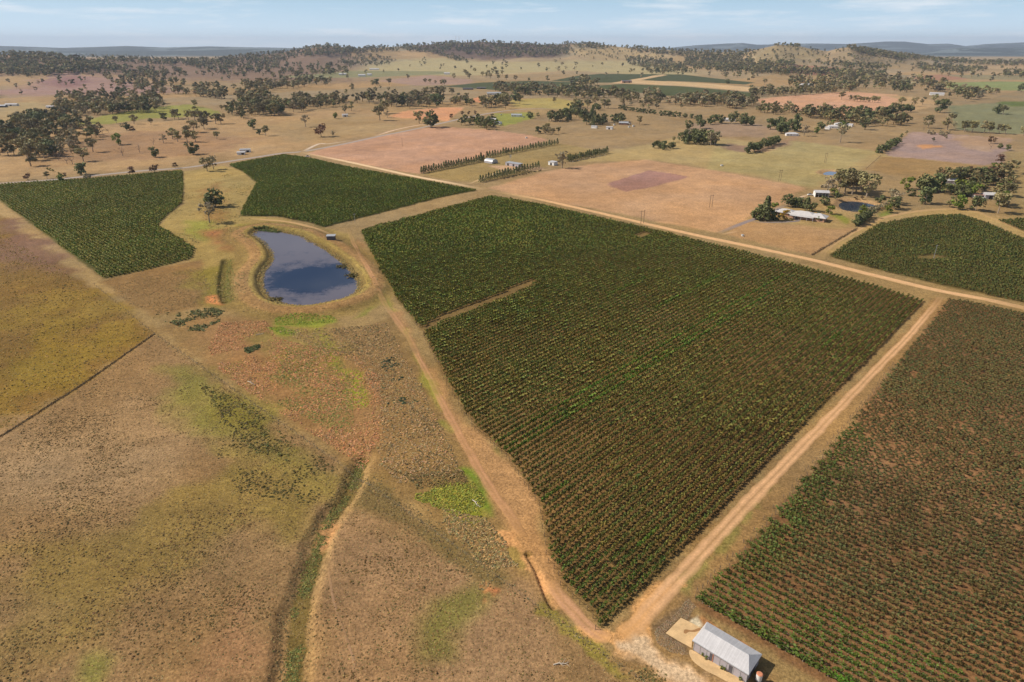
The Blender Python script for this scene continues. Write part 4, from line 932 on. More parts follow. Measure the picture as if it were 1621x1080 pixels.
T(*r4(340, 182), 16, 'gum', 'wide gum tree on the far vineyard edge'); T(*r4(405, 378), 9, 'gum', 'little round tree alone in the green gold paddock'); T(*r4(35, 360), 14, 'broad', 'dark tree left of the green gold paddock'); T(*r4(75, 392), 14, 'gum', 'rounded gum tree casting a shadow left of the green gold paddock')
for x, y in ((600, 418), (640, 428), (718, 432), (797, 400), (880, 430), (915, 432), (1050, 405)): T(*r4(x, y), 13, 'gum', 'gum tree in the open row above the dark conifer clumps', 'gum trees above the dark conifer clumps')
T(*r4(790, 438), 8, 'broad', 'low dark tree at the open row, left of two'); T(*r4(825, 448), 9, 'broad', 'low dark tree at the open row, right of two')
T(*r4(490, 115), 12, 'gum', 'gum tree alone on the pale plain beyond the dark vineyards'); T(*r4(612, 28), 14, 'gum', 'gum tree alone far out on the pale plain')
T(*r4(478, 998), 15, 'greygum', 'gum tree with its shadow beside the white square shed'); T(*r4(255, 668), 7, 'broad', 'small round tree left of the little grove'); T(*r4(442, 670), 8, 'gum', 'small tree right of the little grove')
for x, y in ((310, 660), (322, 680), (345, 640), (385, 680), (350, 672)): T(*r4(x, y), 8, 'gum', 'tree of the little grove in the open paddock', 'trees of the little grove')
T(*r4(175, 528), 8, 'broad', 'dark shrub tree beside the garden house'); T(*r4(250, 522), 7, 'gum', 'small tree by the parked vehicles of the garden house')
T(*r4(1212, 585), 10, 'gum', 'gum tree right of the cottage in the paddock')
for x, y in ((1358, 808), (1415, 812), (1450, 800), (1440, 825), (1395, 800), (1500, 815), (1530, 812)): T(*r4(x, y), 7, 'broad', 'tree of the small clump in the paddock right of centre', 'small paddock clump right of centre')
T(*r4(1540, 750), 6, 'gum', 'lone small tree above the small paddock clump')
T(*r5(62, 505), 9, 'broad', 'round dark tree beside the purple grass patch, left of two'); T(*r5(170, 500), 11, 'broad', 'wide dark tree beside the purple grass patch, right of two')
for x, y in ((25, 400), (88, 408), (140, 420), (170, 420)): T(*r5(x, y), 6, 'broad', 'small rounded garden tree in the line left of the white homestead', 'garden trees left of the white homestead')
for x, y in ((270, 465), (310, 450), (370, 455), (460, 455), (560, 470), (610, 470), (650, 472), (585, 440), (500, 410)): T(*r5(x, y), 10, 'broad', 'tree around the white homestead above the purple grass patch', 'trees round the white homestead')
for x, y in ((835, 510), (910, 500), (930, 515), (945, 548), (970, 548)): T(*r5(x, y), 12, 'broad', 'dark tree left of the white roofed bungalow', 'dark trees left of the bungalow')
T(*r5(1065, 530), 17, 'broad', 'tall dark tree behind the white roofed bungalow'); T(*r5(1155, 575), 14, 'greygum', 'grey green tree right of the white roofed bungalow')
T(*r5(1500, 635), 20, 'greygum', 'tall narrow gum tree with a shadow alone in the right paddock'); T(*r5(1275, 548), 8, 'lime', 'green round bush in the paddock left of the white houses'); T(*r5(1312, 515), 8, 'broad', 'dark bush by the white houses')
T(*r5(1510, 228), 13, 'gum', 'gum tree in the salmon pink field, left of the short row'); T(*r5(1590, 238), 9, 'gum', 'first small tree of the short row in the salmon pink field')
T(*r5(1030, 78), 14, 'gum', 'gum tree on the low hill far right of centre'); T(*r5(780, 88), 14, 'gum', 'dark tree on the plain right of the far vineyards'); T(*r5(425, 80), 12, 'broad', 'dark round clump tree on the far vineyard strip')
rowline([r6(5, 605), r6(230, 618)], 9, 9, 'gum', 'tree of the short row in the salmon pink field', 'short row of trees in the salmon field')
T(*r6(455, 645), 13, 'gum', 'gum tree at the corner of the salmon pink field, left end'); T(*r6(575, 650), 13, 'gum', 'gum tree at the corner of the salmon pink field, middle'); T(*r6(655, 635), 12, 'gum', 'gum tree at the corner of the salmon pink field, right end')
for x in (420, 460, 500, 540): T(*r6(x, 705), 10, 'broad', 'low dark tree in the thicket below the salmon field corner', 'dark thicket below the salmon field corner')
T(*r6(765, 612), 12, 'gum', 'gum tree below the white shed on the right'); T(*r6(820, 712), 18, 'broad', 'tall dark green tree left of the grey green field'); T(*r6(905, 665), 9, 'gum', 'smaller tree right of the tall dark green one')
T(*r6(905, 575), 11, 'gum', 'gum tree right of the white shed in the distance'); T(*r6(1062, 605), 15, 'gum', 'round gum tree on the golden paddock edge, right'); T(*r6(1350, 545), 13, 'gum', 'dark gum tree at the right end of the golden paddock')
T(*r6(1362, 722), 12, 'broad', 'dark tree in the grey green field, left of two'); T(*r6(1420, 730), 12, 'gum', 'gum tree in the grey green field, right of two'); T(*r6(1305, 420), 12, 'gum', 'wide tree standing before the bright green field')
T(*r6(1590, 515), 16, 'broad', 'big dark tree at the right frame edge by the bright green field')
T(*r6(705, 860), 14, 'gum', 'round gum tree above the lavender coloured paddock'); T(*r6(890, 875), 18, 'gum', 'tall clustered gum tree above the lavender coloured paddock'); T(*r6(950, 862), 8, 'greygum', 'small grey tree right of the tall clustered gum')
for x in (1050, 1125, 1240, 1280, 1380, 1440): T(*r6(x, 895 + (x - 1050) * .05), 12, 'gum', 'gum tree in the row along the grey green field', 'gum trees along the grey green field')
T(*r6(1612, 930), 11, 'gum', 'gum tree at the right frame edge by the lavender paddock')
T(*r6(455, 955), 6, 'broad', 'small dark tree left of the lavender paddock, lower one'); T(*r6(503, 920), 5, 'gum', 'tiny tree left of the lavender paddock, upper one')
for x, y in ((600, 215), (640, 225), (720, 225), (745, 235), (785, 265), (805, 215)): T(*r7(x, y), 5, 'greybush', 'grey green bush at the top of the lavender paddock', 'bushes at the top of the lavender paddock')
T(*r7(648, 298), 5, 'broad', 'small dark tree inside the lavender paddock'); T(*r7(1265, 320), 8, 'rust', 'brown leaved small tree in the stubble right of the lavender'); T(*r7(1360, 375), 6, 'broad', 'dark bush tree right of the lavender, left one'); T(*r7(1440, 392), 6, 'broad', 'wide dark bush right of the lavender, right one'); T(*r7(1370, 535), 8, 'rust', 'brown tree at the lower right corner of the lavender paddock')
rowline([r7(75, 425), r7(270, 320)], 9, 7, 'bush', 'dark shrub in the short hedge left of the lavender paddock', 'hedge left of the lavender paddock', .2)
# homestead with the pond
P6 = lambda x, y: (1180 + x / 6.75, 280 + y / 6.75)
for x, y, h, k in ((870, 190, 14, 'greygum'), (995, 170, 15, 'gum'), (1060, 175, 15, 'gum'), (1140, 190, 16, 'gum'), (1180, 170, 16, 'gum'), (1230, 150, 15, 'gum'), (1010, 120, 15, 'gum'), (1100, 120, 16, 'gum')): T(*P6(x, y), h, k, 'big gum tree in the clump between the open shed and the pond', 'big gum trees between the open shed and the pond')
T(*P6(1292, 218), 17, 'gum', 'largest spreading gum tree just above the pond')
T(*P6(845, 308), 6, 'broad', 'small round dark tree below the open machinery shed'); T(*P6(900, 402), 6, 'lime', 'small round green tree between the white house and the pond'); T(*P6(940, 205), 6, 'lime', 'green bushy tree right of the open machinery shed'); T(*P6(975, 248), 5, 'broad', 'dark bush right of the open machinery shed')
T(*P6(1243, 395), 6, 'lime', 'green bush on the near bank of the pond'); T(*P6(1175, 245), 3, 'rust', 'low brown bush on the far bank of the pond, left one'); T(*P6(1245, 245), 3, 'rust', 'low brown bush on the far bank of the pond, right one')
T(*P6(115, 460), 8, 'broad', 'low dark garden tree at the left end of the white roofed house clump'); T(*P6(205, 465), 15, 'conifer', 'tall dark conifer left of the white roofed house'); T(*P6(160, 440), 9, 'broad', 'dark tree beside the tall conifer'); T(*P6(250, 462), 7, 'broad', 'dark shrub below the tall conifer'); T(*P6(310, 465), 5, 'bush', 'low dark shrub right of the tall conifer')
T(*P6(285, 390), 7, 'lime', 'grey green tree left of the white house roof'); T(*P6(408, 455), 6, 'gold', 'golden yellow tree at the front of the white roofed house')
T(*P6(455, 318), 8, 'broad', 'dark tree behind the left wing of the white roofed house')
for x, y in ((530, 320), (560, 325), (595, 335)): T(*P6(x, y), 7, 'broad', 'dark tree in the row behind the white roofed house', 'row behind the white roofed house')
T(*P6(652, 362), 9, 'conifer', 'pointed conifer behind the white roofed house'); T(*P6(712, 372), 6, 'broad', 'dark round tree at the right end behind the white roofed house'); T(*P6(780, 430), 3, 'bush', 'small shrub at the right end of the white roofed house'); T(*P6(772, 478), 3.5, 'lime', 'small green shrub on the lawn before the white roofed house')
rowline([P6(1175, 530), P6(1310, 440)], 7, 6, 'broad', 'dark tree in the short row left of the grassy track', 'short tree row left of the grassy track', .3)
rowline([P6(1280, 390), P6(1500, 320)], 9, 3, 'greybush', 'grey silvery shrub along the near bank of the pond', 'silvery shrubs on the pond bank', .5)
T(*P6(1530, 385), 6, 'lime', 'bright green round tree right of the pond'); T(*P6(1590, 345), 8, 'broad', 'green tree behind the bright round one right of the pond'); T(*P6(1545, 280), 10, 'greygum', 'grey green tree right of the pond, taller one'); T(*P6(1600, 300), 9, 'greygum', 'grey green tree at the right of the taller grey one'); T(*P6(1440, 275), 5, 'bush', 'dark bush above the pond at its right end')
# homestead at the far right
T(*r7(375, 808), 9, 'lime', 'round green tree left of the tree enclosed farm'); T(*r7(535, 835), 14, 'broad', 'large dark tree at the left end of the tree enclosed farm'); T(*r7(560, 965), 12, 'broad', 'dark spreading tree with a shadow below the tree enclosed farm')
T(*r7(650, 830), 13, 'broad', 'dark tree second from the left end of the enclosed farm'); T(*r7(410, 880), 5, 'bush', 'low dark bush left of the dark spreading tree')
T(*r7(825, 1000), 8, 'gum', 'small dark tree below the farm garden'); T(*r7(915, 1020), 10, 'lime', 'green tree right of the small dark one below the farm garden'); T(*r7(1095, 1040), 10, 'broad', 'dark tree before the farm shed, bottom'); T(*r7(1340, 1065), 14, 'gum', 'large tree at the lower end of the right windbreak')
wood([r7(700, 700), r7(960, 690), r7(1290, 690), r7(1300, 760), r7(1130, 760), r7(980, 740), r7(900, 750), r7(740, 740)], 24, 9, ['gum', 'gum', 'rust', 'broad'], 'tree in the belt behind the tree enclosed farm', 'tree belt behind the enclosed farm', .3)
wood([r7(700, 820), r7(850, 800), r7(960, 860), r7(1080, 880), r7(1100, 900), r7(930, 900), r7(780, 870), r7(690, 860)], 13, 8, ['broad', 'lime', 'broad'], 'garden tree in front of the tree enclosed farm', 'garden trees of the enclosed farm', .3)
wood([r7(1000, 800), r7(1260, 760), r7(1280, 820), r7(1130, 840)], 8, 8, ['broad', 'gum'], 'tree behind the farm shed at the right', 'trees behind the farm shed', .3)
wood([r7(1290, 620), r7(1450, 560), r7(1480, 620), r7(1440, 1000), r7(1330, 1020), r7(1300, 900), r7(1360, 760)], 26, 9, ['gum', 'lime', 'gum'], 'gum tree in the long windbreak at the right frame edge', 'long windbreak at the right edge', .25)
# windbreaks round the arched shed
W8 = lambda x, y: (640 + x / 4.77, 200 + y / 4.77)
rowline([W8(130, 357), W8(600, 262)], 26, 6.2, 'cone', 'small conical tree in the long windbreak left of the arched shed', 'windbreak left of the arched shed', .12)
rowline([W8(625, 240), W8(1155, 137)], 27, 6.2, 'cone', 'small conical tree in the long windbreak behind the sheds', 'windbreak behind the sheds', .12)
rowline([W8(575, 424), W8(1012, 316)], 22, 6.0, 'cone', 'small conical tree in the windbreak before the long shed', 'windbreak before the long shed', .12)
rowline([W8(1235, 268), W8(1528, 206)], 21, 6.4, 'cone', 'small conical tree in the windbreak right of the white square shed', 'windbreak right of the white square shed', .1)
T(*W8(580, 262), 8, 'cone', 'taller conical tree behind the arched shed')
# dark conifer clumps
wood([r4(345, 555), r4(470, 525), r4(590, 515), r4(590, 545), r4(480, 558), r4(360, 562)], 12, 11, ['conifer', 'broad'], 'dark conifer in the front left planted clump', 'front left conifer clump', .3)
wood([r4(500, 500), r4(570, 450), r4(640, 460), r4(620, 500)], 10, 11, ['conifer', 'broad'], 'dark conifer in the rear planted clump', 'rear conifer clump', .3)
wood([r4(610, 515), r4(690, 500), r4(800, 495), r4(805, 522), r4(640, 530)], 12, 11, ['conifer', 'broad'], 'dark conifer in the right planted clump', 'right conifer clump', .3)
wood([r4(650, 600), r4(760, 570), r4(880, 555), r4(885, 585), r4(760, 608), r4(670, 612)], 13, 10, ['conifer', 'broad'], 'dark conifer in the front right planted row', 'front right conifer row', .3)
wood([r4(950, 570), r4(1060, 540), r4(1070, 575), r4(980, 582)], 6, 10, ['conifer', 'broad'], 'dark conifer beside the grey roofed cottage', 'conifers beside the cottage', .3)
rowline([r4(1025, 440), r4(1150, 460), r4(1350, 487)], 11, 6, 'bush', 'round dark bush in the hedge line right of centre', 'hedge line right of centre', .2)
rowline([r4(1410, 500), r4(1600, 515)], 5, 7, 'bush', 'dark bush at the right end of the hedge line', 'right end of the hedge line', .3)
wood([r5(10, 635), r5(60, 600), r5(190, 590), r5(350, 640), r5(350, 665), r5(150, 668), r5(20, 650)], 20, 12, ['conifer', 'broad', 'greygum'], 'tree in the dense oval plantation right of centre', 'dense oval plantation', .3)
rowline([r5(620, 738), r5(700, 712), r5(800, 680), r5(900, 645)], 10, 9, 'broad', 'tree in the slanting row in the right paddock', 'slanting tree row in the right paddock', .8)
wood([r3(1135, 595), r3(1265, 590), r3(1270, 575), r3(1160, 570)], 5, 9, ['broad'], 'dark garden tree left of the hidden cottage', 'garden trees left of the hidden cottage', .3)
wood([r3(1300, 560), r3(1470, 545), r3(1480, 600), r3(1440, 635), r3(1330, 635), r3(1280, 600)], 18, 9, ['broad', 'lime', 'broad'], 'garden tree round the hidden cottage by the road', 'garden trees round the hidden cottage', .25)
wood([r5(1350, 480), r5(1430, 450), r5(1620, 470), r5(1600, 500), r5(1500, 490)], 9, 7, ['broad', 'lime'], 'garden tree round the white houses on the right', 'garden round the white houses', .3)
# woods
g = ['gum', 'gum', 'gum', 'broad', 'greygum']
wood([(-10, 208), (15, 200), (40, 196), (72, 200), (82, 222), (84, 246), (60, 258), (30, 248), (-10, 246)], 60, 13, ['gum', 'gum', 'broad'], 'gum tree in the dense wood at the left frame edge', 'dense wood at the left edge', .4)
wood([(70, 228), (100, 224), (135, 232), (120, 248), (92, 250), (78, 250)], 9, 11, ['greygum', 'gum'], 'gum tree on the thin right side of the left wood', 'thin side of the left wood', .6)
wood([(80, 175), (110, 168), (180, 165), (258, 160), (262, 168), (250, 178), (180, 182), (120, 186), (90, 192)], 95, 13, g, 'gum tree in the wood above the lime green paddock', 'wood above the lime paddock', .45)
wood([(65, 160), (100, 155), (160, 150), (250, 150), (258, 160), (180, 164), (100, 166)], 40, 12, g, 'gum tree in the upper part of the wood above the lime paddock', 'upper wood above the lime paddock', .5)
wood([(20, 195), (60, 182), (90, 192), (150, 196), (160, 208), (150, 222), (120, 232), (90, 222), (70, 200)], 32, 12, g, 'gum tree in the loose wood left of the lime green paddock', 'loose wood left of the lime paddock', .7)
wood([(165, 122), (230, 120), (270, 130), (345, 138), (362, 150), (355, 158), (300, 154), (230, 148), (180, 136)], 95, 13, g, 'gum tree in the long wood beyond the left woods', 'long wood beyond the left woods', .45)
wood([(356, 138), (420, 132), (470, 128), (524, 126), (526, 136), (470, 140), (440, 146), (410, 150), (370, 142)], 70, 13, g, 'gum tree in the long dense belt at middle left', 'long dense belt at middle left', .45)
wood([(372, 152), (400, 150), (440, 160), (470, 168), (470, 177), (440, 184), (400, 186), (385, 172)], 70, 13, g, 'gum tree in the big middle left wood', 'big middle left wood', .42)
wood([(466, 160), (500, 156), (545, 155), (545, 168), (500, 174), (466, 178)], 40, 12, g, 'gum tree in the right half of the middle left wood', 'right half of the middle left wood', .45)
wood([(358, 174), (386, 176), (388, 190), (372, 192), (360, 184)], 9, 12, g, 'gum tree at the left foot of the middle left wood', 'left foot of the middle left wood', .5)
wood([(538, 160), (620, 158), (706, 160), (706, 167), (690, 170), (640, 174), (600, 165), (540, 164)], 50, 14, g, 'gum tree in the long tree line above the orange earth', 'long tree line above the orange earth', .55)
wood([(711, 164), (740, 162), (742, 168), (712, 168)], 8, 13, g, 'gum tree in the right part of the long tree line', 'right part of the tree line', .5)
wood([(760, 165), (805, 162), (806, 173), (765, 173)], 16, 14, g, 'gum tree in the clump below the long grey farmhouse', 'clump below the grey farmhouse', .45)
wood([(772, 142), (800, 140), (900, 142), (990, 148), (1000, 156), (930, 158), (880, 154), (800, 151)], 120, 13, g, 'gum tree in the long central belt below the far vineyards', 'long central belt', .42)
wood([(900, 128), (940, 126), (950, 134), (925, 142), (905, 138)], 16, 14, g, 'gum tree in the clump rising behind the central belt', 'clump behind the central belt', .5)
wood([(975, 150), (1040, 150), (1050, 162), (1040, 170), (1010, 166), (975, 160)], 26, 13, g, 'gum tree in the open right end of the central belt', 'right end of the central belt', .6)
wood([(1055, 160), (1078, 158), (1082, 168), (1060, 168)], 6, 12, ['greygum'], 'grey gum tree left of the grey green wood', 'grey gums left of the wood', .6)
wood([(1082, 160), (1120, 154), (1192, 158), (1197, 168), (1165, 175), (1140, 168), (1100, 170), (1085, 170)], 80, 12, ['greygum', 'gum', 'gum'], 'grey gum tree in the wood left of the salmon pink field', 'grey wood left of the salmon field', .42)
wood([(1192, 170), (1230, 172), (1262, 178), (1262, 184), (1200, 180)], 15, 11, g, 'gum tree in the belt below the salmon pink field, left part', 'belt below the salmon field left part', .5)
wood([(1265, 180), (1340, 184), (1400, 184), (1415, 176), (1415, 184), (1370, 195), (1330, 194), (1270, 186)], 48, 12, ['gum', 'broad', 'gum'], 'gum tree in the belt below the salmon pink field, right part', 'belt below the salmon field right part', .45)
wood([(1380, 192), (1440, 194), (1440, 200), (1382, 200)], 8, 12, ['gum', 'broad'], 'gum tree in the row at the right end of the salmon field belt', 'row at the right end of the belt', .7)
wood([(1352, 195), (1372, 192), (1372, 206), (1354, 208)], 7, 10, ['broad', 'gum'], 'dark tree right of the white houses', 'dark trees right of the white houses', .4)
wood([(1186, 147), (1260, 143), (1350, 140), (1350, 146), (1260, 152), (1190, 154)], 75, 12, g, 'gum tree in the belt along the top of the salmon pink field', 'belt above the salmon field', .42)
wood([(1240, 128), (1300, 126), (1351, 122), (1420, 122), (1441, 132), (1441, 143), (1380, 142), (1300, 140), (1250, 138)], 130, 13, g, 'gum tree in the broad wood above the salmon pink field', 'broad wood above the salmon field', .42)
wood([(1406, 140), (1440, 138), (1442, 147), (1410, 146)], 10, 12, ['broad', 'gum'], 'gum tree at the right foot of the broad wood', 'right foot of the broad wood', .5)
wood([(1442, 128), (1490, 126), (1500, 140), (1490, 147), (1462, 146), (1445, 138)], 34, 13, g, 'gum tree in the wood round the white shed on the right', 'wood round the white shed', .5)
wood([(1500, 142), (1570, 144), (1570, 152), (1545, 160), (1520, 156), (1505, 148)], 26, 13, g, 'gum tree in the wood right of the white shed', 'wood right of the white shed', .5)
# --- hills and far plain (small)
far = ['gum', 'gum', 'broad']
def fw(poly, n, h=12, sep=.3): wood(poly, int(n * 1.7), h, far, None, None, sep * .55)
fw([(-40, 84), (60, 84), (100, 92), (185, 104), (190, 116), (120, 118), (60, 122), (-40, 122)], 420, 13)
fw([(100, 86), (200, 90), (300, 96), (366, 90), (380, 100), (300, 106), (200, 102)], 210, 12)
fw([(150, 106), (290, 112), (300, 122), (200, 124)], 60, 12, .6)
fw([(280, 100), (400, 96), (470, 92), (440, 108), (330, 114)], 150, 12, .4)
fw([(366, 90), (440, 81), (500, 72), (560, 72), (600, 76), (560, 86), (470, 92), (400, 100)], 320, 12, .25)
fw([(420, 108), (520, 100), (560, 96), (560, 118), (470, 122), (300, 122)], 90, 12, .6)
fw([(540, 80), (640, 72), (700, 66), (730, 66), (700, 86), (640, 82), (560, 86)], 220, 12, .25)
fw([(690, 87), (720, 88), (740, 98), (725, 98)], 30, 11, .3); fw([(540, 90), (620, 90), (620, 104), (540, 104)], 60, 11, .4)
fw([(680, 64), (760, 62), (860, 64), (905, 80), (895, 88), (800, 92), (760, 90), (700, 80)], 520, 12, .22)
fw([(860, 68), (940, 69), (980, 76), (960, 78), (900, 76)], 90, 11, .3)
fw([(975, 72), (1080, 76), (1180, 80), (1200, 88), (1180, 94), (1100, 92), (1000, 82)], 300, 12, .25)
fw([(1000, 92), (1060, 96), (1090, 106), (1060, 112), (1000, 106), (985, 98)], 110, 12, .35)
fw([(1010, 104), (1080, 106), (1100, 116), (1030, 118)], 60, 12, .4)
fw([(1080, 94), (1160, 92), (1200, 100), (1260, 102), (1250, 108), (1160, 112), (1090, 104)], 260, 12, .3)
fw([(1213, 72), (1240, 68), (1268, 74), (1262, 78)], 40, 10, .25)
fw([(1336, 74), (1350, 71), (1400, 80), (1460, 90), (1480, 97), (1430, 96), (1360, 86)], 240, 11, .22)
fw([(1080, 100), (1160, 104), (1250, 114), (1250, 120), (1100, 112)], 190, 12, .3)
fw([(1245, 112), (1300, 112), (1400, 118), (1397, 126), (1330, 122), (1250, 118)], 160, 12, .3)
fw([(1280, 100), (1400, 104), (1412, 110), (1340, 112)], 60, 11, .4)
fw([(1447, 103), (1500, 104), (1563, 112), (1530, 118), (1460, 114)], 100, 11, .35)
fw([(1460, 92), (1540, 97), (1640, 99), (1640, 106), (1560, 104), (1480, 100)], 170, 12, .3)
fw([(1585, 115), (1640, 116), (1640, 124), (1590, 122)], 20, 12, .5)
for (x, y) in ((1180, 110), (1270, 90), (1376, 140), (1400, 115), (1415, 150), (1440, 100), (1475, 118), (1485, 118), (1495, 158), (1530, 120), (1535, 75), (1570, 162), (1457, 75), (1220, 150), (1200, 130), (1340, 130)): TREES.append((540 + x / 6, 100 + y / 6, 13, 'gum', 'gum tree scattered on the plain left of the far vineyards', 'scattered gums left of the far vineyards', True))
def sparse(poly, n, h=11): wood(poly, n, h, ['gum', 'gum', 'greygum', 'broad'], None, None, 1.2)
sparse([(-20, 125), (300, 100), (560, 100), (560, 125), (350, 132), (100, 160), (-20, 160)], 70)
sparse([(560, 90), (900, 95), (1080, 110), (1080, 125), (700, 112), (560, 125)], 60)
sparse([(1080, 112), (1240, 120), (1180, 130), (1080, 118)], 20)
sparse([(1190, 78), (1300, 76), (1460, 92), (1440, 108), (1200, 100)], 150, 9)
sparse([(880, 78), (1000, 78), (1060, 92), (1000, 96), (900, 90)], 70, 9)
sparse([(1440, 100), (1640, 106), (1640, 130), (1440, 120)], 40)
sparse([(540, 120), (700, 125), (760, 160), (600, 155), (540, 150)], 12)
sparse([(900, 165), (1080, 168), (1080, 176), (950, 172)], 8, 8)
sparse([(880, 95), (960, 80), (1060, 92), (1080, 100)], 24, 10)

tu = np.array([t[0] for t in TREES]); tv_ = np.array([t[1] for t in TREES]); tx, ty = hit(tu, tv_); tz = height(tx.copy(), ty.copy()); th = np.array([t[2] for t in TREES])
th = th * np.where(ty > 2600, 1.6, np.where((ty > 1000) & np.array([t[3] in ('gum', 'greygum', 'broad') for t in TREES]), 1.45, 1.2))
size = th / np.sqrt(tx ** 2 + ty ** 2 + 1); inpic = (tu > -4) & (tu < 1625)
GUMLIKE = {'gum', 'greygum', 'broad', 'lime', 'gold', 'rust'}
isg = np.array([t[3] in GUMLIKE for t in TREES]); lab = np.array([t[4] is not None for t in TREES])
score = size * (1 + 1.5 * np.array([t[6] for t in TREES])) * inpic * isg * lab
keep = set(np.argsort(-score)[:300].tolist())
stuffi = []
NAMES = {'gum': ('gum_tree', 'gum tree'), 'greygum': ('gum_tree', 'gum tree'), 'broad': ('broadleaf_tree', 'tree'), 'lime': ('broadleaf_tree', 'tree'), 'gold': ('broadleaf_tree', 'tree'), 'rust': ('broadleaf_tree', 'tree'),
         'bush': ('bush', 'bush'), 'greybush': ('bush', 'bush'), 'cone': ('conical_tree', 'tree'), 'conifer': ('conifer_tree', 'conifer')}
nk = {}
for i, (u, v, h, kind, label, group, ex) in enumerate(TREES):
    h = th[i]
    if isg[i] and i not in keep: stuffi.append(i); continue
    if not isg[i] and label is None: stuffi.append(i); continue
    kd = KIND[kind]; j = nk.get(kind, 0); nk[kind] = j + 1; cme, tme = kd['meshes'][j % len(kd['meshes'])]
    nm, cat = NAMES[kind]; o = empty(nm, (tx[i], ty[i], tz[i]), rng.random() * 6.28); s = h / kd['H']; wd = 1.15 if kind in GUMLIKE else 1.0; o.scale = (s * wd * (.85 + .3 * rng.random()), s * wd * (.85 + .3 * rng.random()), s)
    tag(o, label, cat, group); link('crown', cme, o); link('trunk', tme, o)
print('trees individual', len(TREES) - len(stuffi), 'stuff', len(stuffi))
# everything smaller and farther: one object
def lod_proto(seed, n, ls):
    V, Fq, cm, cc = crown_gum(seed, h=1.0, r=.44, n=n, ls=ls, nclump=9, low=.3)
    tv = np.array([(-.025, 0, -.02), (.025, 0, -.02), (.02, 0, .5), (-.02, 0, .5), (0, -.025, -.02), (0, .025, -.02), (0, .02, .5), (0, -.02, .5)]); nn = len(V)
    return np.concatenate([V, tv]), np.concatenate([Fq, np.array([[0, 1, 2, 3], [4, 5, 6, 7]]) + nn]), np.concatenate([cm, np.tile([1.3, 1.05, 1.0], (8, 1))])
LA = [lod_proto(300 + k, 130, .075) for k in range(6)]; LB = [lod_proto(320 + k, 46, .12) for k in range(6)]
si = np.array(stuffi); dist = np.hypot(tx[si], ty[si]); ms = []
tcol = {'gum': (132, 122, 86), 'broad': (108, 108, 70), 'greygum': (150, 138, 110), 'lime': (100, 112, 52), 'rust': (112, 92, 70), 'gold': (150, 130, 60), 'conifer': (60, 68, 44), 'bush': (66, 74, 46), 'greybush': (108, 106, 84), 'cone': (62, 72, 44)}
for pr, m in ((LA, dist < 2300), (LB, dist >= 2300)):
    q = si[m]
    if len(q) == 0: continue
    C = np.array([lin(tcol[TREES[i][3]]) for i in q]) * (1 + .2 * rng.normal(size=(len(q), 1)))
    s = th[q][:, None] * np.stack([1.05 + .4 * rng.random(len(q)), 1.05 + .4 * rng.random(len(q)), np.ones(len(q))], 1)
    ms.append(scatter('far_trees', pr, np.stack([tx[q], ty[q], tz[q]], 1), s, rng.random(len(q)) * 6.28, np.clip(C, .005, 1), M['leaf']))
join_meshes('far_trees', ms, [M['leaf']], 'thousands of gum trees in woods and scattered over the far paddocks and hills', 'trees')
# bare trees
for u, v, h, lb in ((*r1(1170, 705), 12, 'widest bare leafless tree in the left paddock'), (*r1(1330, 670), 11, 'slender bare tree right of the widest bare one'), (*r1(1460, 595), 9, 'leaning bare tree above the small round dark tree'), (*r1(640, 780), 10, 'bare stick like tree left of the round gum, left of two'), (*r1(690, 780), 10, 'bare stick like tree left of the round gum, right of two'),
                    (*r1(975, 490), 8, 'small bare tree below the lime green paddock, left'), (*r1(1030, 480), 8, 'small bare tree below the lime green paddock, middle'), (*r1(560, 745), 10, 'bare tree at the right flank of the left wood'), (*r6(1300, 1060), 8, 'bare brown tree in the stubble right of the lavender')):
    x, y = hit(u, v); o = link('bare_tree', bare[int(u) % 3], None, (x[0], y[0], float(hgt(x, y)[0]))); o.scale = (h / 11,) * 3; o.rotation_euler = (0, 0, u); tag(o, lb, 'bare tree')
# hedge scrub by the left road
for i, (x, y) in enumerate(((455, 835), (480, 845), (505, 852), (560, 880), (585, 895))): 
    u, v = r1(x, y); X, Y = hit(u, v); cme, tme = KIND['lime']['meshes'][i % 3]; o = empty('bush', (X[0], Y[0], 0), i); o.scale = (.35,) * 3; link('crown', cme, o); link('trunk', tme, o); tag(o, 'low green bush in the hedge line above the left road', 'bush', 'green hedge line above the left road')
# ------------------------------------------------------------------ grass tufts, reeds, weeds
def tuft(seed, n=9, hgt_=.8, ls=.38):
    q = np.random.default_rng(seed); a = q.random(n) * 6.28; r = q.random(n) ** .6 * .6
    C = np.stack([r * np.cos(a), r * np.sin(a), hgt_ * (.25 + .5 * q.random(n)) * (1.1 - r)], 1); d = C * np.array([1, 1, .6]) + np.array([0, 0, .3])
    V, Fq = quads(C, ls * (.6 + .7 * q.random(n)), Nrm=d * .8 + np.array([-.25, 0, .8]), r=q, tilt=.45); return V, Fq, leafmul(n, q, .35)
TU = [tuft(700 + s) for s in range(8)]; RD = [tuft(720 + s, 12, 1.5, .32) for s in range(5)]
def pts_in(poly, n, dens=None, edge=0.0):
    p = fpoly(poly); b0 = p.min(0); b1 = p.max(0); area = np.prod(b1 - b0); k = int(n * 3.2)
    x = b0[0] + rng.random(k) * (b1[0] - b0[0]); y = b0[1] + rng.random(k) * (b1[1] - b0[1])
    m = sdist(p, x, y) + edge * (fbm(x, y, 9, 3, 91) - .5) > 0
    if dens is not None: m &= rng.random(k) < dens(x, y)
    return x[m][:n], y[m][:n]
TS = {}
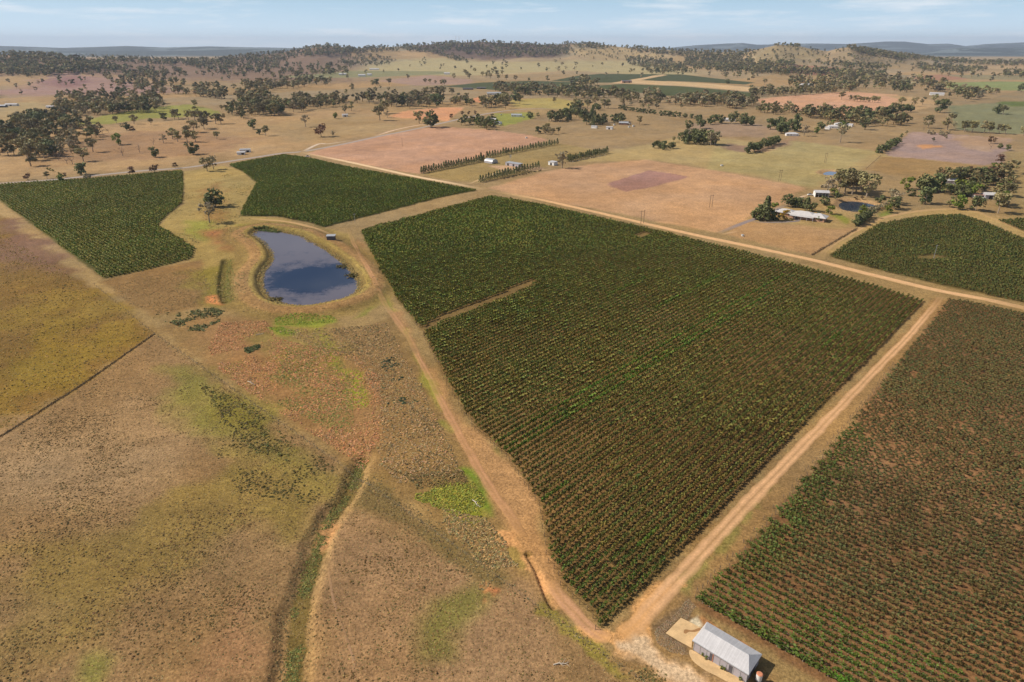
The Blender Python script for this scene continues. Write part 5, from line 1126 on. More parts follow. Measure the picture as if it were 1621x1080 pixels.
def tufts(cls, x, y, s0, s1, col, var=.2, reed=False):
    if cls == 'paddock': keepm = (np.hypot(x, y) > 10)
    m = np.isfinite(x); x = x[m]; y = y[m]; n = len(x)
    s = s0 + (s1 - s0) * rng.random(n) ** 1.6; C = lin(col) * 1.45 * (1 + var * rng.normal(size=(n, 1)))
    C = C * np.stack([1 + .1 * rng.normal(size=n), np.ones(n), 1 + .1 * rng.normal(size=n)], 1)
    TS.setdefault((cls, reed), []).append((x, y, s, np.clip(C, .004, .8)))
cl_px = [(290, 892), (240, 940), (265, 935), (140, 990), (230, 985), (247, 1038), (330, 985), (85, 1005), (300, 880), (345, 870), (375, 828), (320, 850), (215, 945), (40, 850), (60, 880), (95, 900), (130, 870), (190, 1010), (20, 1050), (345, 990), (120, 800), (140, 830), (60, 920)]
CX = [(*flat(u, v),) for u, v in cl_px]
def dens_front(x, y):
    d = .04 + .8 * sstep(.50, .70, fbm(x, y, 16, 3, 95)) * sstep(.35, .6, fbm(x, y, 60, 2, 96))
    for a, b in CX: d = d + .6 * np.exp(-((x - a) ** 2 + (y - b) ** 2) / 22.0)
    return np.clip(d, 0, 1)
FRONT = [(-60, 735), (0, 700), (130, 615), (245, 533), (400, 644), (560, 756), (800, 930), (945, 1034), (1015, 1084), (1040, 1130), (-200, 1130), (-200, 800)]
x, y = pts_in(FRONT, 30000, dens_front); tufts('paddock', x, y, .08, .46, (104, 84, 52), .25)
x, y = pts_in(FRONT, 42000, lambda x, y: .15 + .85 * sstep(.42, .62, fbm(x, y, 24, 3, 111)) * sstep(.3, .55, fbm(x, y, 5, 2, 112))); tufts('paddock', x, y, .10, .32, (112, 92, 58), .22)
x, y = pts_in(FRONT, 36000); tufts('paddock', x, y, .08, .24, (142, 122, 84), .22)
x, y = pts_in([(310, 600), (400, 645), (470, 705), (455, 730), (400, 715), (350, 665)], 1500, lambda x, y: sstep(.35, .6, fbm(x, y, 8, 3, 97))); tufts('paddock', x, y, .3, .8, (96, 88, 48))
x, y = pts_in([(350, 640), (480, 700), (560, 760), (500, 800), (380, 780), (340, 720)], 1200, lambda x, y: sstep(.45, .7, fbm(x, y, 10, 3, 98))); tufts('paddock', x, y, .3, .65, (80, 72, 40))
x, y = pts_in([(-60, 330), (140, 455), (244, 524), (130, 606), (0, 690), (-60, 740)], 14000); tufts('paddock', x, y, .2, .7, (136, 112, 60), .2)
x, y = pts_in([(-60, 330), (140, 455), (244, 524), (130, 606), (0, 690), (-60, 740)], 4000, lambda x, y: sstep(.5, .7, fbm(x, y, 30, 3, 99))); tufts('paddock', x, y, .25, .8, (104, 82, 54), .2)
# parcel scrub
x, y = pts_in([(430, 522), (560, 517), (612, 512), (632, 546), (652, 582), (674, 619), (691, 664), (717, 711), (731, 748), (640, 765), (600, 740), (604, 640), (570, 580)], 9000, None, 4); tufts('weeds', x, y, .2, .6, (150, 124, 90), .22)
x, y = pts_in([(430, 522), (560, 517), (612, 512), (632, 546), (652, 582), (674, 619), (691, 664), (717, 711), (731, 748), (640, 765), (600, 740), (604, 640), (570, 580)], 3000, lambda x, y: sstep(.5, .65, fbm(x, y, 14, 3, 100))); tufts('weeds', x, y, .25, .6, (98, 86, 60), .2)
x, y = pts_in([(570, 560), (660, 570), (680, 640), (600, 640)], 350, lambda x, y: sstep(.55, .62, fbm(x, y, 10, 3, 101))); tufts('weeds', x, y, .5, 1.0, (56, 66, 46), .15)
x, y = pts_in([(330, 550), (350, 510), (420, 508), (440, 535), (480, 545), (560, 560), (602, 600), (604, 690), (575, 740), (500, 690), (400, 625), (345, 585)], 12000, lambda x, y: sstep(.38, .6, fbm(x, y, 22, 3, 102))); tufts('weeds', x, y, .22, .6, (170, 126, 90), .2)
x, y = pts_in([(400, 560), (520, 540), (560, 600), (560, 700), (440, 640)], 4200, lambda x, y: sstep(.46, .56, fbm(x, y, 18, 3, 103))); tufts('weeds', x, y, .22, .55, (126, 120, 66), .18)
x, y = pts_in([(246, 500), (336, 486), (348, 494), (345, 512), (320, 524), (285, 522)], 1100, lambda x, y: sstep(.35, .6, fbm(x, y, 12, 3, 105)), 8); tufts('reeds', x, y, .4, .95, (100, 98, 62), .2)
x, y = pts_in([(385, 552), (410, 546), (412, 552), (392, 560)], 160); tufts('reeds', x, y, .5, 1.0, (84, 88, 54), .15)
x, y = pts_in([(432, 504), (470, 499), (526, 499), (532, 509), (500, 515), (436, 515)], 900, None, 3); tufts('weeds', x, y, .3, .6, (124, 134, 50), .15)
x, y = pts_in([(422, 519), (445, 517), (473, 526), (468, 532), (444, 530)], 320, None, 3); tufts('weeds', x, y, .3, .6, (124, 134, 50), .15)
x, y = pts_in([(658, 785), (690, 772), (745, 764), (762, 788), (766, 815), (725, 815), (690, 802)], 1700, None, 6); tufts('weeds', x, y, .25, .6, (126, 124, 52), .28)
x, y = pts_in([(700, 806), (770, 818), (800, 850), (822, 900), (780, 900), (720, 850)], 2000, None, 4); tufts('weeds', x, y, .2, .6, (140, 118, 80), .25)
x, y = pts_in([(640, 750), (730, 745), (740, 765), (660, 775)], 900, None, 3); tufts('weeds', x, y, .2, .6, (110, 92, 58), .3)
def along(line, n, off, w):
    seg = np.linalg.norm(np.diff(line, axis=0), axis=1); cum = np.concatenate([[0], np.cumsum(seg)]); t = rng.random(n) * cum[-1]
    i = np.clip(np.searchsorted(cum, t) - 1, 0, len(seg) - 1); f = (t - cum[i]) / seg[i]; p = line[i] * (1 - f[:, None]) + line[i + 1] * f[:, None]
    d = (line[i + 1] - line[i]) / seg[i][:, None]; nr = np.stack([-d[:, 1], d[:, 0]], 1); return (p + nr * (off + w * rng.normal(size=n))[:, None]).T
x, y = along(CREEK, 3600, 0.3, .9); m = fbm(x, y, 7, 2, 104) > .42; tufts('weeds', x[m], y[m], .15, .42, (104, 102, 56), .3)
x, y = along(CREEK, 500, 3.0, .8); tufts('weeds', x, y, .15, .35, (112, 96, 64), .2)
x, y = along(DITCH, 700, 3, 1.2); tufts('weeds', x, y, .25, .55, (116, 116, 56), .2)
ring = np.concatenate([DAM, DAM[:1]]); cen = DAM.mean(0)
x, y = along(ring, 6500, 0, 1.0); m = np.abs(sdist(DAM, x, y)) < 1.8; m &= (rng.random(len(x)) < np.where((y < cen[1] + 10) | (x > cen[0]), 1, .35)); tufts('reeds', x[m], y[m], .35, .75, (150, 130, 84), .2, True)
x, y = along(ring, 5000, 0, 8); sd = sdist(DAM, x, y); m = (sd < -3) & (sd > -22); tufts('weeds', x[m], y[m], .2, .6, (132, 110, 76), .25)
x, y = pts_in([(292, 300), (360, 275), (400, 290), (380, 345), (440, 350), (500, 366), (420, 372), (400, 400), (390, 470), (340, 480), (310, 420), (260, 360)], 7000, lambda x, y: sstep(.4, .6, fbm(x, y, 18, 3, 113))); tufts('weeds', x, y, .3, .8, (138, 122, 76), .22)
x, y = pts_in([(325, 300), (345, 290), (352, 330), (345, 370), (395, 375), (385, 400), (365, 395), (335, 370), (318, 345)], 1800, lambda x, y: sstep(.45, .6, fbm(x, y, 9, 3, 114))); tufts('weeds', x, y, .3, .8, (150, 116, 80), .22)
x, y = pts_in([(175, 455), (240, 436), (320, 424), (340, 480), (250, 496), (205, 482)], 5000); tufts('weeds', x, y, .15, .45, (132, 108, 72), .2)
x, y = pts_in([(399, 364), (420, 361), (446, 366), (440, 368), (420, 366)], 260); tufts('reeds', x, y, .6, 1.1, (84, 92, 48), .15, True)
for cx, cy in ((543, 421), (556, 436), (437, 474)):
    a, b = flat(cx, cy); tufts('reeds', a + rng.normal(size=60) * 1.6, b + rng.normal(size=60) * 1.6, .7, 1.3, (86, 78, 44), .15, True)
BL = fpoly([(244, 529), (400, 640), (560, 752), (700, 852), (800, 925), (940, 1027), (1010, 1075), (1060, 1110)])
x, y = along(BL, 1800, .3, 1.0); tufts('weeds', x, y, .14, .4, (118, 100, 68), .25)
x, y = along(fpoly([(0, 692), (130, 609), (244, 529)]), 1400, 0, .35); tufts('weeds', x, y, .25, .5, (84, 66, 42), .2)
x, y = along(fpoly([(1285, 404), (1357, 362)]), 600, 0, .5); tufts('weeds', x, y, .4, .8, (96, 76, 52), .2)
x, y = along(fpoly([(580, 745), (640, 788), (700, 830), (760, 880), (800, 912)]), 900, -4, 3); tufts('weeds', x, y, .15, .45, (116, 100, 70), .25)
SLABS = [fpoly([(940 + x / 4.5, 920 + y / 4.5) for x, y in P_]) for P_ in ([(512, 372), (620, 262), (700, 300), (790, 350), (700, 430), (696, 478), (600, 425)], [(678, 505), (700, 492), (800, 552), (900, 605), (1000, 668), (1075, 722), (1040, 735), (960, 722), (880, 680), (800, 640), (725, 588), (690, 545)])]
# grassy strip round the shed and along the track
x, y = pts_in([(1036, 1000), (1090, 948), (1104, 960), (1085, 990), (1070, 1010), (1090, 1036), (1062, 1034), (1040, 1018)], 2600, lambda x, y: (sdist(SLABS[0], x, y) < -.3) & (sdist(SLABS[1], x, y) < -.3), 2); tufts('weeds', x, y, .08, .2, (132, 112, 90), .25)
x, y = along(fpoly([(1012, 1062), (1040, 1082), (1080, 1110)]), 500, 0, 1.0); tufts('weeds', x, y, .15, .4, (112, 96, 60), .2)
for cls, label, cat in (('paddock', 'brown and green grass tussocks scattered over the open left paddocks', 'tussocks'), ('weeds', 'rusty, brown and lime green weeds covering the unplanted ground', 'weeds'), ('reeds', 'brown and green reeds growing round the dam and in wet ground', 'reeds')):
    ms = []
    for reed in (False, True):
        if (cls, reed) not in TS: continue
        X = np.concatenate([a[0] for a in TS[(cls, reed)]]); Y = np.concatenate([a[1] for a in TS[(cls, reed)]]); S = np.concatenate([a[2] for a in TS[(cls, reed)]]); C = np.concatenate([a[3] for a in TS[(cls, reed)]])
        Z = height(X.copy(), Y.copy()); ok = Z > -1.9 if cls == 'paddock' else Z > -2.2
        Z = np.where(Z < -.5, np.where(Y > 250, np.maximum(Z, -.6), Z), Z)
        sc = np.stack([S, S, S * (.55 + .35 * rng.random(len(S))) * (1.4 if cls == 'reeds' else 1)], 1)
        ms.append(scatter('t', RD if reed else TU, np.stack([X, Y, Z], 1), sc, rng.random(len(X)) * 6.28, C, M['leaf']))
    join_meshes({'paddock': 'tussocks', 'weeds': 'weeds', 'reeds': 'reeds'}[cls], ms, [M['leaf']], label, cat)

# ------------------------------------------------------------------ buildings
AR = math.atan2(dR[1], dR[0]); AL = math.atan2(dL[1], dL[0])
def gable(name, u, v, L, W, eave, rise, ang, wall, roof, label, cat, group=None, over=.35, doors=(), wins=(), hip=False, open_front=False, skillion=False, chimney=False, arch=False):
    """doors/wins: (side, centre along side, width, height, sill) ; side 'f' = -Y long side, 'b' = +Y, 'l' = -X end, 'r' = +X end"""
    X, Y = hit(u, v); z = float(hgt(X, Y)[0]); root = empty(name, (float(X[0]), float(Y[0]), z), ang); tag(root, label, cat, group)
    a, b = L / 2, W / 2; t = .18; mb = MB()
    if open_front:
        mb.box(-a, -a + t, -b, b, -.3, eave); mb.box(a - t, a, -b, b, -.3, eave); mb.box(-a + t, a - t, b - t, b, -.3, eave)
        for k in range(1, 4): x0 = -a + L * k / 4; mb.box(x0 - .1, x0 + .1, -b + .02, -b + .2, -.3, eave)
        mb.box(-a + t, a - t, -b + .02, -b + .22, eave - .3, eave - .02)
    else: mb.box(-a, a, -b, b, -.3, eave)
    if not hip and not skillion and not arch:
        for sx in (-1, 1):
            x0, x1 = (sx * a, sx * (a - t)); n = len(mb.v)
            mb.v += [(x0, -b, eave), (x0, b, eave), (x0, 0, eave + rise), (x1, -b, eave), (x1, b, eave), (x1, 0, eave + rise)]
            mb.f += [(n, n + 1, n + 2), (n + 5, n + 4, n + 3), (n, n + 3, n + 4, n + 1), (n + 1, n + 4, n + 5, n + 2), (n + 2, n + 5, n + 3, n)]
    mb.build('wall', wall, root)
    o = over; rb = MB(); th_ = .14; e0 = eave + .02; dr = rise * o / b
    if hip:
        A, B2 = a + o, b + o; rl = max(A - B2, A * .12); zz = e0 + rise
        n = 0; rb.v += [(-A, -B2, e0), (A, -B2, e0), (A, B2, e0), (-A, B2, e0), (-rl, 0, zz), (rl, 0, zz), (-A, -B2, e0 - .15), (A, -B2, e0 - .15), (A, B2, e0 - .15), (-A, B2, e0 - .15)]
        rb.f += [(0, 1, 5, 4), (1, 2, 5), (2, 3, 4, 5), (3, 0, 4), (0, 6, 7, 1), (1, 7, 8, 2), (2, 8, 9, 3), (3, 9, 6, 0), (9, 8, 7, 6)]
    elif arch:
        K = 10; prof = [(-(b + .1) * math.cos(math.pi * i / K), eave * .25 + (rise + eave * .75) * math.sin(math.pi * i / K) ** .8) for i in range(K + 1)]
        for i in range(K):
            (y0, z0), (y1, z1) = prof[i], prof[i + 1]; rb.poly([(-a - .3, y0, z0), (a + .3, y0, z0), (a + .3, y1, z1), (-a - .3, y1, z1)])
        rb.poly([(-a - .1, p[0], p[1]) for p in prof])
        rb.poly([(a + .1, p[0], p[1]) for p in prof][::-1])
    elif skillion:
        n = 0; A, B2 = a + o, b + o; z0, z1 = e0 + .05, e0 + rise
        rb.v += [(-A, -B2, z0), (A, -B2, z0), (A, B2, z1), (-A, B2, z1), (-A, -B2, z0 + th_), (A, -B2, z0 + th_), (A, B2, z1 + th_), (-A, B2, z1 + th_)]
        for f in ((0, 3, 2, 1), (4, 5, 6, 7), (0, 1, 5, 4), (1, 2, 6, 5), (2, 3, 7, 6), (3, 0, 4, 7)): rb.f.append(f)
    else:
        A = a + o
        for s in (-1, 1):
            n = len(rb.v); yo = s * (b + o); rb.v += [(-A, yo, e0 - dr), (A, yo, e0 - dr), (A, 0, e0 + rise), (-A, 0, e0 + rise), (-A, yo, e0 - dr + th_), (A, yo, e0 - dr + th_), (A, 0, e0 + rise + th_), (-A, 0, e0 + rise + th_)]
            for f in ((0, 3, 2, 1), (4, 5, 6, 7), (0, 1, 5, 4), (1, 2, 6, 5), (2, 3, 7, 6), (3, 0, 4, 7)): rb.f.append(tuple(n + i for i in f))
    rf = rb.build('roof', roof, root)
    if chimney: MB().box(a * .3, a * .3 + .9, -.4, .4, e0 + rise * .5, e0 + rise + .9).build('chimney', M['brick'], rf)
    def panel(nm, side, c, w, h, sill, mt):
        q = MB(); e = .04
        if side == 'f': q.box(c - w / 2, c + w / 2, -b - e, -b + .02, sill, sill + h)
        if side == 'b': q.box(c - w / 2, c + w / 2, b - .02, b + e, sill, sill + h)
        if side == 'l': q.box(-a - e, -a + .02, c - w / 2, c + w / 2, sill, sill + h)
        if side == 'r': q.box(a - .02, a + e, c - w / 2, c + w / 2, sill, sill + h)
        return q.build(nm, mt, root)
    for s, c, w_, h_ in doors: panel('door', s, c, w_, h_, 0, M['shadow_in'])
    for s, c, w_, h_, sl_ in wins: panel('window', s, c, w_, h_, sl_, M['glass'])
    return root
WIN = lambda L, n=4: [('f', -L / 2 + L * (k + .5) / n, 1.5, 1.2, 1.0) for k in range(n) if k != n // 2]
# arched shed group
ARW = AR
gable('arched_shed', *W8(655, 276), 12, 9, 2.4, 2.2, AL, M['greywall'], M['steel'], 'grey arched roof farm shed at the left end of the shed group', 'shed', arch=True, doors=[('r', 0, 4, 3.0)])
gable('long_shed', *W8(828, 300), 20, 6, 3.0, .5, AL, M['greywall'], M['steel'], 'long low grey farm shed between the two conical tree rows', 'shed', skillion=True, doors=[('f', -6, 2.6, 2.4), ('f', 2, 2.6, 2.4)])
gable('square_shed', *W8(1122, 292), 8, 6.5, 3.4, .4, AL, M['whitewall'], M['whiteroof'], 'white boxy farm shed beside the lone gum tree', 'shed', skillion=True, doors=[('f', 0, 2.6, 2.6)])
# white house by the pond: a wing group in one house
def homestead(u, v, label):
    X, Y = flat(u, v); root = empty('farmhouse', (X, Y, 0), AL + .12); tag(root, label, 'house'); root.scale = (1.22, 1.2, 1.1)
    wl = MB(); wings = [(-8, 1.0, 11, 8), (3, 0, 14, 9), (12, -1.5, 8, 7.5)]
    for i, (cx, cy, L, W) in enumerate(wings):
        e = 2.6 + .12 * i; MB().box(cx - L / 2, cx + L / 2, cy - W / 2, cy + W / 2, -.2, e).build('wall', M['brick'], root)
        A, B2 = L / 2 + .8, W / 2 + .8; rl = max(A - B2, .6); z0 = e + .03; zz = z0 + 1.9 + .1 * i; rb = MB()
        rb.v += [(cx - A, cy - B2, z0), (cx + A, cy - B2, z0), (cx + A, cy + B2, z0), (cx - A, cy + B2, z0), (cx - rl, cy, zz), (cx + rl, cy, zz), (cx - A, cy - B2, z0 - .2), (cx + A, cy - B2, z0 - .2), (cx + A, cy + B2, z0 - .2), (cx - A, cy + B2, z0 - .2)]
        rb.f += [(0, 1, 5, 4), (1, 2, 5), (2, 3, 4, 5), (3, 0, 4), (0, 6, 7, 1), (1, 7, 8, 2), (2, 8, 9, 3), (3, 9, 6, 0), (9, 8, 7, 6)]
        rb.build('roof', M['greyroof'], root)
        for k in (-.28, .28):
            MB().box(cx + k * L - .8, cx + k * L + .8, cy - W / 2 - .05, cy - W / 2 + .02, .9, 2.1).build('window', M['glass'], root)
    MB().box(-1.2, .2, -4.56, -4.48, 0, 2.1).build('door', M['darkwall'], root)
    vr = MB(); vr.poly([(-4, -7.4, 2.35), (10, -7.4, 2.35), (10, -5.2, 2.7), (-4, -5.2, 2.7)]); vr.poly([(-4, -7.4, 2.27), (-4, -5.2, 2.62), (10, -5.2, 2.62), (10, -7.4, 2.27)])
    for k in range(5): vr.box(-4 + k * 3.45, -3.85 + k * 3.45, -7.35, -7.2, 0, 2.3)
    vr.build('verandah', M['greyroof'], root)
homestead(1264, 344, 'large farmhouse with grey white hipped roofs between the driveway and the pond')
gable('machinery_shed', 1299, 311, 11, 9, 4.0, 1.2, math.radians(-12), M['whitewall'], M['whiteroof'], 'open fronted machinery shed with a white gable roof above the pond', 'shed', open_front=True, over=.5)
gable('cottage', *r5(1040, 570), 17, 9, 2.8, 2, AL + .6, M['whitewall'], M['whiteroof'], 'white roofed bungalow at the head of the slanting tree row', 'house', hip=True, wins=WIN(17))
gable('farmhouse', *r5(438, 432), 22, 11, 3, 2.4, AL + .5, M['whitewall'], M['greyroof'], 'white homestead among trees above the purple grass patch', 'house', hip=True, wins=WIN(22))
gable('farmhouse', *r5(1508, 476), 20, 10, 3, 2.2, AL + .5, M['whitewall'], M['whiteroof'], 'white roofed house in the garden on the right, farther one', 'house', hip=True, wins=WIN(20))
gable('farmhouse', *r5(1436, 498), 16, 9, 3, 2, AL + .5, M['whitewall'], M['greyroof'], 'pale blue grey roofed house in the garden on the right, nearer one', 'house', hip=True, wins=WIN(16))
gable('garden_shed', *r5(1380, 508), 7, 5, 2.6, 1, AL, M['whitewall'], M['whiteroof'], 'little white shed left of the garden houses on the right', 'shed')
gable('garden_shed', *r5(1590, 480), 9, 6, 2.8, 1.2, AL, M['whitewall'], M['whiteroof'], 'white shed at the right end of the garden houses', 'shed')
gable('farm_shed', *r6(790, 545), 32, 14, 4.5, 2, AL + .3, M['whitewall'], M['whiteroof'], 'white shed in the distant trees right of the broad wood', 'shed', doors=[('f', 0, 6, 3.5)])
gable('farmhouse', *r7(903, 812), 14, 8, 3, 1.6, AL + .5, M['whitewall'], M['whiteroof'], 'white roofed house in the middle of the tree enclosed farm', 'house', wins=WIN(14))
gable('farmhouse', *r7(840, 745), 10, 6, 3, 1.4, AL + .5, M['greywall'], M['greyroof'], 'grey house half hidden behind the belt of the enclosed farm', 'house')
gable('farm_shed', *r7(1235, 905), 9, 8, 3.6, 1.4, AL + .6, M['greywall'], M['greyroof'], 'grey gabled farm shed by the right windbreak', 'shed', doors=[('f', 0, 3, 2.8)])
gable('lean_to', *r7(1150, 900), 11, 6, 2.6, .4, AL + .6, M['whitewall'], M['redroof'], 'low white lean-to with a brown roof left of the grey gabled shed', 'shed', skillion=True, doors=[('f', 0, 4, 2.2)])
gable('pump_shed', 524.5, 379, 5.2, 3.6, 2.5, .3, math.radians(4), M['darkwall'], M['steel'], 'small dark blue grey pump shed on the bank above the dam', 'shed', skillion=True, doors=[('r', 0, 1.0, 2.0)])
gable('transport_shed', *r2(712, 786), 12, 5, 3.2, .6, .25, M['whitewall'], M['steel'], 'white roadside farm shed, right one beside the bare orange earth', 'shed', skillion=True, doors=[('f', 3, 3, 2.4)])
gable('transport_shed', *r2(672, 808), 9, 5, 2.6, .5, .25, M['whitewall'], M['whiteroof'], 'smaller white roadside shed, left one beside the bare orange earth', 'shed', skillion=True, doors=[('f', 2, 3, 2.0)])
gable('farmhouse', *r3(1455, 300), 38, 12, 4, 2.5, .05, M['whitewall'], M['steel'], 'long pale grey farmhouse above the orange cutting', 'house', wins=WIN(38, 8))
gable('farmhouse', *r3(1570, 330), 22, 11, 3.5, 2.4, .05, M['darkwall'], M['darkroof'], 'dark grey roofed house right of the long pale farmhouse', 'house', hip=True, wins=WIN(22))
gable('poultry_shed', *r3(1206, 252), 30, 10, 3.2, 1.6, .05, M['darkwall'], M['darkroof'], 'long dark low shed on the plain, left of two', 'shed', doors=[('f', 0, 4, 2.6)])
gable('poultry_shed', *r3(1330, 244), 26, 9, 3.0, 1.4, .08, M['darkwall'], M['darkroof'], 'long dark low shed on the plain, right of two', 'shed', doors=[('f', 0, 4, 2.6)])
gable('farmhouse', *r3(1485, 580), 13, 9, 3, 2, AL + .4, M['whitewall'], M['steel'], 'grey roofed cottage hidden in dark garden trees by the road', 'house', hip=True, wins=WIN(13))
gable('farmhouse', *r3(1440, 552), 13, 8, 3, 1.8, AL + .4, M['brick'], M['greyroof'], 'low brick house at the back of the dark garden trees', 'house', wins=WIN(13))
gable('farmhouse', *r4(48, 508), 19, 9, 3, 1.8, -.15, M['whitewall'], M['steel'], 'grey roofed garden house right of the hidden cottage', 'house', wins=WIN(19))
gable('cottage', *r4(1065, 585), 15, 9, 3, 1.8, -.3, M['redroof'], M['steel'], 'grey roofed cottage with brown walls beside the conifers', 'house', wins=WIN(15))
gable('small_shed', *r4(785, 618), 9, 5, 2.8, .8, -.5, M['whitewall'], M['whiteroof'], 'small white shed under the front right conifer row', 'shed')
gable('small_shed', *r4(930, 628), 10, 6, 3.2, .8, -.4, M['whitewall'], M['whiteroof'], 'white boxy shed in the paddock left of the grey cottage', 'shed', doors=[('f', 0, 2.5, 2.4)])
gable('winery_shed', *r4(1088, 187), 34, 16, 5, 3, .15, M['brick'], M['darkroof'], 'dark roofed shed between the far vineyards', 'shed', doors=[('f', -8, 5, 4), ('f', 8, 5, 4)])
gable('farm_shed', *r1(115, 226), 24, 9, 3.2, 1.6, .1, M['whitewall'], M['whiteroof'], 'white roofed shed at the left frame edge, right of two', 'shed', doors=[('f', 0, 4, 2.6)])
gable('farm_shed', *r1(20, 240), 18, 9, 3.2, 1.8, .1, M['darkwall'], M['steel'], 'grey roofed shed at the left frame edge, left of two', 'shed', doors=[('f', 0, 4, 2.6)])
gable('farm_shed', *r1(482, 246), 14, 8, 3.2, 1.4, .1, M['whitewall'], M['whiteroof'], 'small white shed at the left end of the upper left wood', 'shed', doors=[('f', 0, 3, 2.6)])
gable('farmhouse', *r1(910, 192), 16, 9, 3.2, 1.8, .1, M['whitewall'], M['steel'], 'white house in a clearing of the upper left wood', 'house', hip=True)
gable('farm_shed', *r3(38, 508), 10, 7, 3.6, 1.0, .3, M['whitewall'], M['whiteroof'], 'white shed in the paddock left of the large gum', 'shed', doors=[('f', 0, 2.5, 2.4)])
for (x, y, L, lb) in ((316, 66, 46, 'white roofed far farm building under the centre hill, upper one'), (198, 126, 28, 'white far farm building under the centre hill, lower one'), (16, 115, 30, 'pale far farm building at the foot of the left hills'), (270, 118, 18, 'tiny far white building right of the lower white farm building'), (1004, 108, 24, 'tiny far white farm building beside the green far field')):
    gable('farm_building', *r3(x, y), L, 14, 5, 3, .05, M['whitewall'], M['whiteroof'], lb, 'farm building')
gable('farm_building', *r5(1180, 100), 40, 14, 5, 3, .05, M['whitewall'], M['gold'] if False else M['whiteroof'], 'pale far building in trees above the salmon pink field', 'farm building')

# the long white roofed shed by the gravel corner
ez = 2.9
cA, cB, cC, cD = [np.array(flat(u, v, ez)) for u, v in ((1096.7, 1013.3), (1119.2, 985), (1206, 1035.5), (1185.5, 1068.4))]
ax = (cD - cA + cC - cB); Ls = np.linalg.norm(ax) / 2; ax /= np.linalg.norm(ax); Ws = (np.linalg.norm(cB - cA) + np.linalg.norm(cC - cD)) / 2; cc_ = (cA + cB + cC + cD) / 4
print('shed', Ls, Ws, cc_)
root = empty('farm_shed', (cc_[0], cc_[1], 0), math.atan2(ax[1], ax[0])); tag(root, 'long grey walled farm shed with a white hipped iron roof beside the gravel corner', 'shed')
a, b = Ls / 2 - .25, Ws / 2 - .25
w0 = MB().box(-a, a, -b, b, -.2, ez).build('wall', M['greywall'], root)
for k in range(9):
    x0 = -a + 2 * a * k / 8; x0 = min(max(x0, -a + .08), a - .08)
    MB().box(x0 - .07, x0 + .07, -b - .06, -b + .01, 0, ez - .1).build('post', M['rust'] if k == 3 else M['steel'], root)
for c_ in (-.30, .42): MB().box(c_ * 2 * a * .5 - .45, c_ * 2 * a * .5 + .45, -b - .05, -b + .01, 0, 2.05).build('door', M['darkwall'], root)
MB().box(a - .01, a + .05, -1.2, 1.2, 0, 2.4).build('door', M['darkwall'], root)
A, B2 = a + .3, b + .3; rise = 1.35; hipl = 1.7; z0 = ez + .02
for nm, pts in (('roof', None),):
    rb = MB(); rb.v += [(-A, -B2, z0), (A, -B2, z0), (A, B2, z0), (-A, B2, z0), (-A + .9, .1, z0 + rise), (A - hipl, .1, z0 + rise), (-A, -B2, z0 - .12), (A, -B2, z0 - .12), (A, B2, z0 - .12), (-A, B2, z0 - .12)]
    rb.f += [(0, 1, 5, 4), (1, 2, 5), (2, 3, 4, 5), (3, 0, 4), (0, 6, 7, 1), (1, 7, 8, 2), (2, 8, 9, 3), (3, 9, 6, 0), (9, 8, 7, 6)]
    rf = rb.build('roof', M['whiteroof'], root)
rc = MB(); rc.box(-A + .9, A - hipl, .02, .18, z0 + rise - .02, z0 + rise + .05); rc.build('ridge_cap', M['steel'], rf)
gt = MB(); gt.box(-A, A, -B2 - .14, -B2 - .01, z0 - .16, z0 - .02); gt.build('gutter', M['steel'], rf)
tx0 = np.array(flat(1197, 1079, 0)); 
tk = empty('water_tank', (tx0[0] + .3, tx0[1] - .2, 0)); tag(tk, 'small white tank with a rusty top beside the end of the white roofed shed', 'tank')
MB().cyl(0, 0, .9, 2.5, .62, k=20).build('tank_body', M['whitewall'], tk, smooth=False); MB().cyl(0, 0, 2.5, 2.62, .66, .5, 20).build('lid', M['rust'], tk)
st = MB(); [st.box(sx * .5 - .06, sx * .5 + .06, sy * .5 - .06, sy * .5 + .06, -.1, .9) for sx in (-1, 1) for sy in (-1, 1)]; st.box(-.65, .65, -.65, .65, .82, .9); st.build('stand', M['timber'], tk)
def sheet(name, px, z, mt):
    p = fpoly([(940 + x / 4.5, 920 + y / 4.5) for x, y in px]); q = smooth_line(p, 3, True) if name != 'concrete_slab' else p
    mb = MB(); mb.poly([(a_[0], a_[1], z) for a_ in q]); o = mb.build(name, mt); tag(o, kind='structure')
sheet('concrete_slab', [(512, 372), (620, 262), (700, 300), (790, 350), (700, 430), (696, 478), (600, 425)], .05, M['concrete'])
sheet('apron', [(678, 505), (700, 492), (800, 552), (900, 605), (1000, 668), (1075, 722), (1040, 735), (960, 722), (880, 680), (800, 640), (725, 588), (690, 545)], .045, M['concrete'])
M['damp'] = mat('damp_patch', lin((150, 112, 72)), .8, noise=[(.8, .1)])
sheet('damp_patch', [(640, 368), (650, 345), (700, 352), (752, 334), (762, 348), (720, 364), (680, 362), (655, 376)], .058, M['damp'])
for k, (x, y) in enumerate(((775, 515), (800, 540), (930, 620), (905, 608), (1040, 690))):
    px_ = flat(940 + x / 4.5, 920 + y / 4.5 + 4); cme, tme = KIND['lime']['meshes'][k % 3]; o = empty('bush', (px_[0], px_[1], 0), k); o.scale = (.1, .1, .13); link('crown', cme, o); link('trunk', tme, o); tag(o, 'tiny green weed bush against the long wall of the white roofed shed', 'bush', 'weeds along the shed wall')

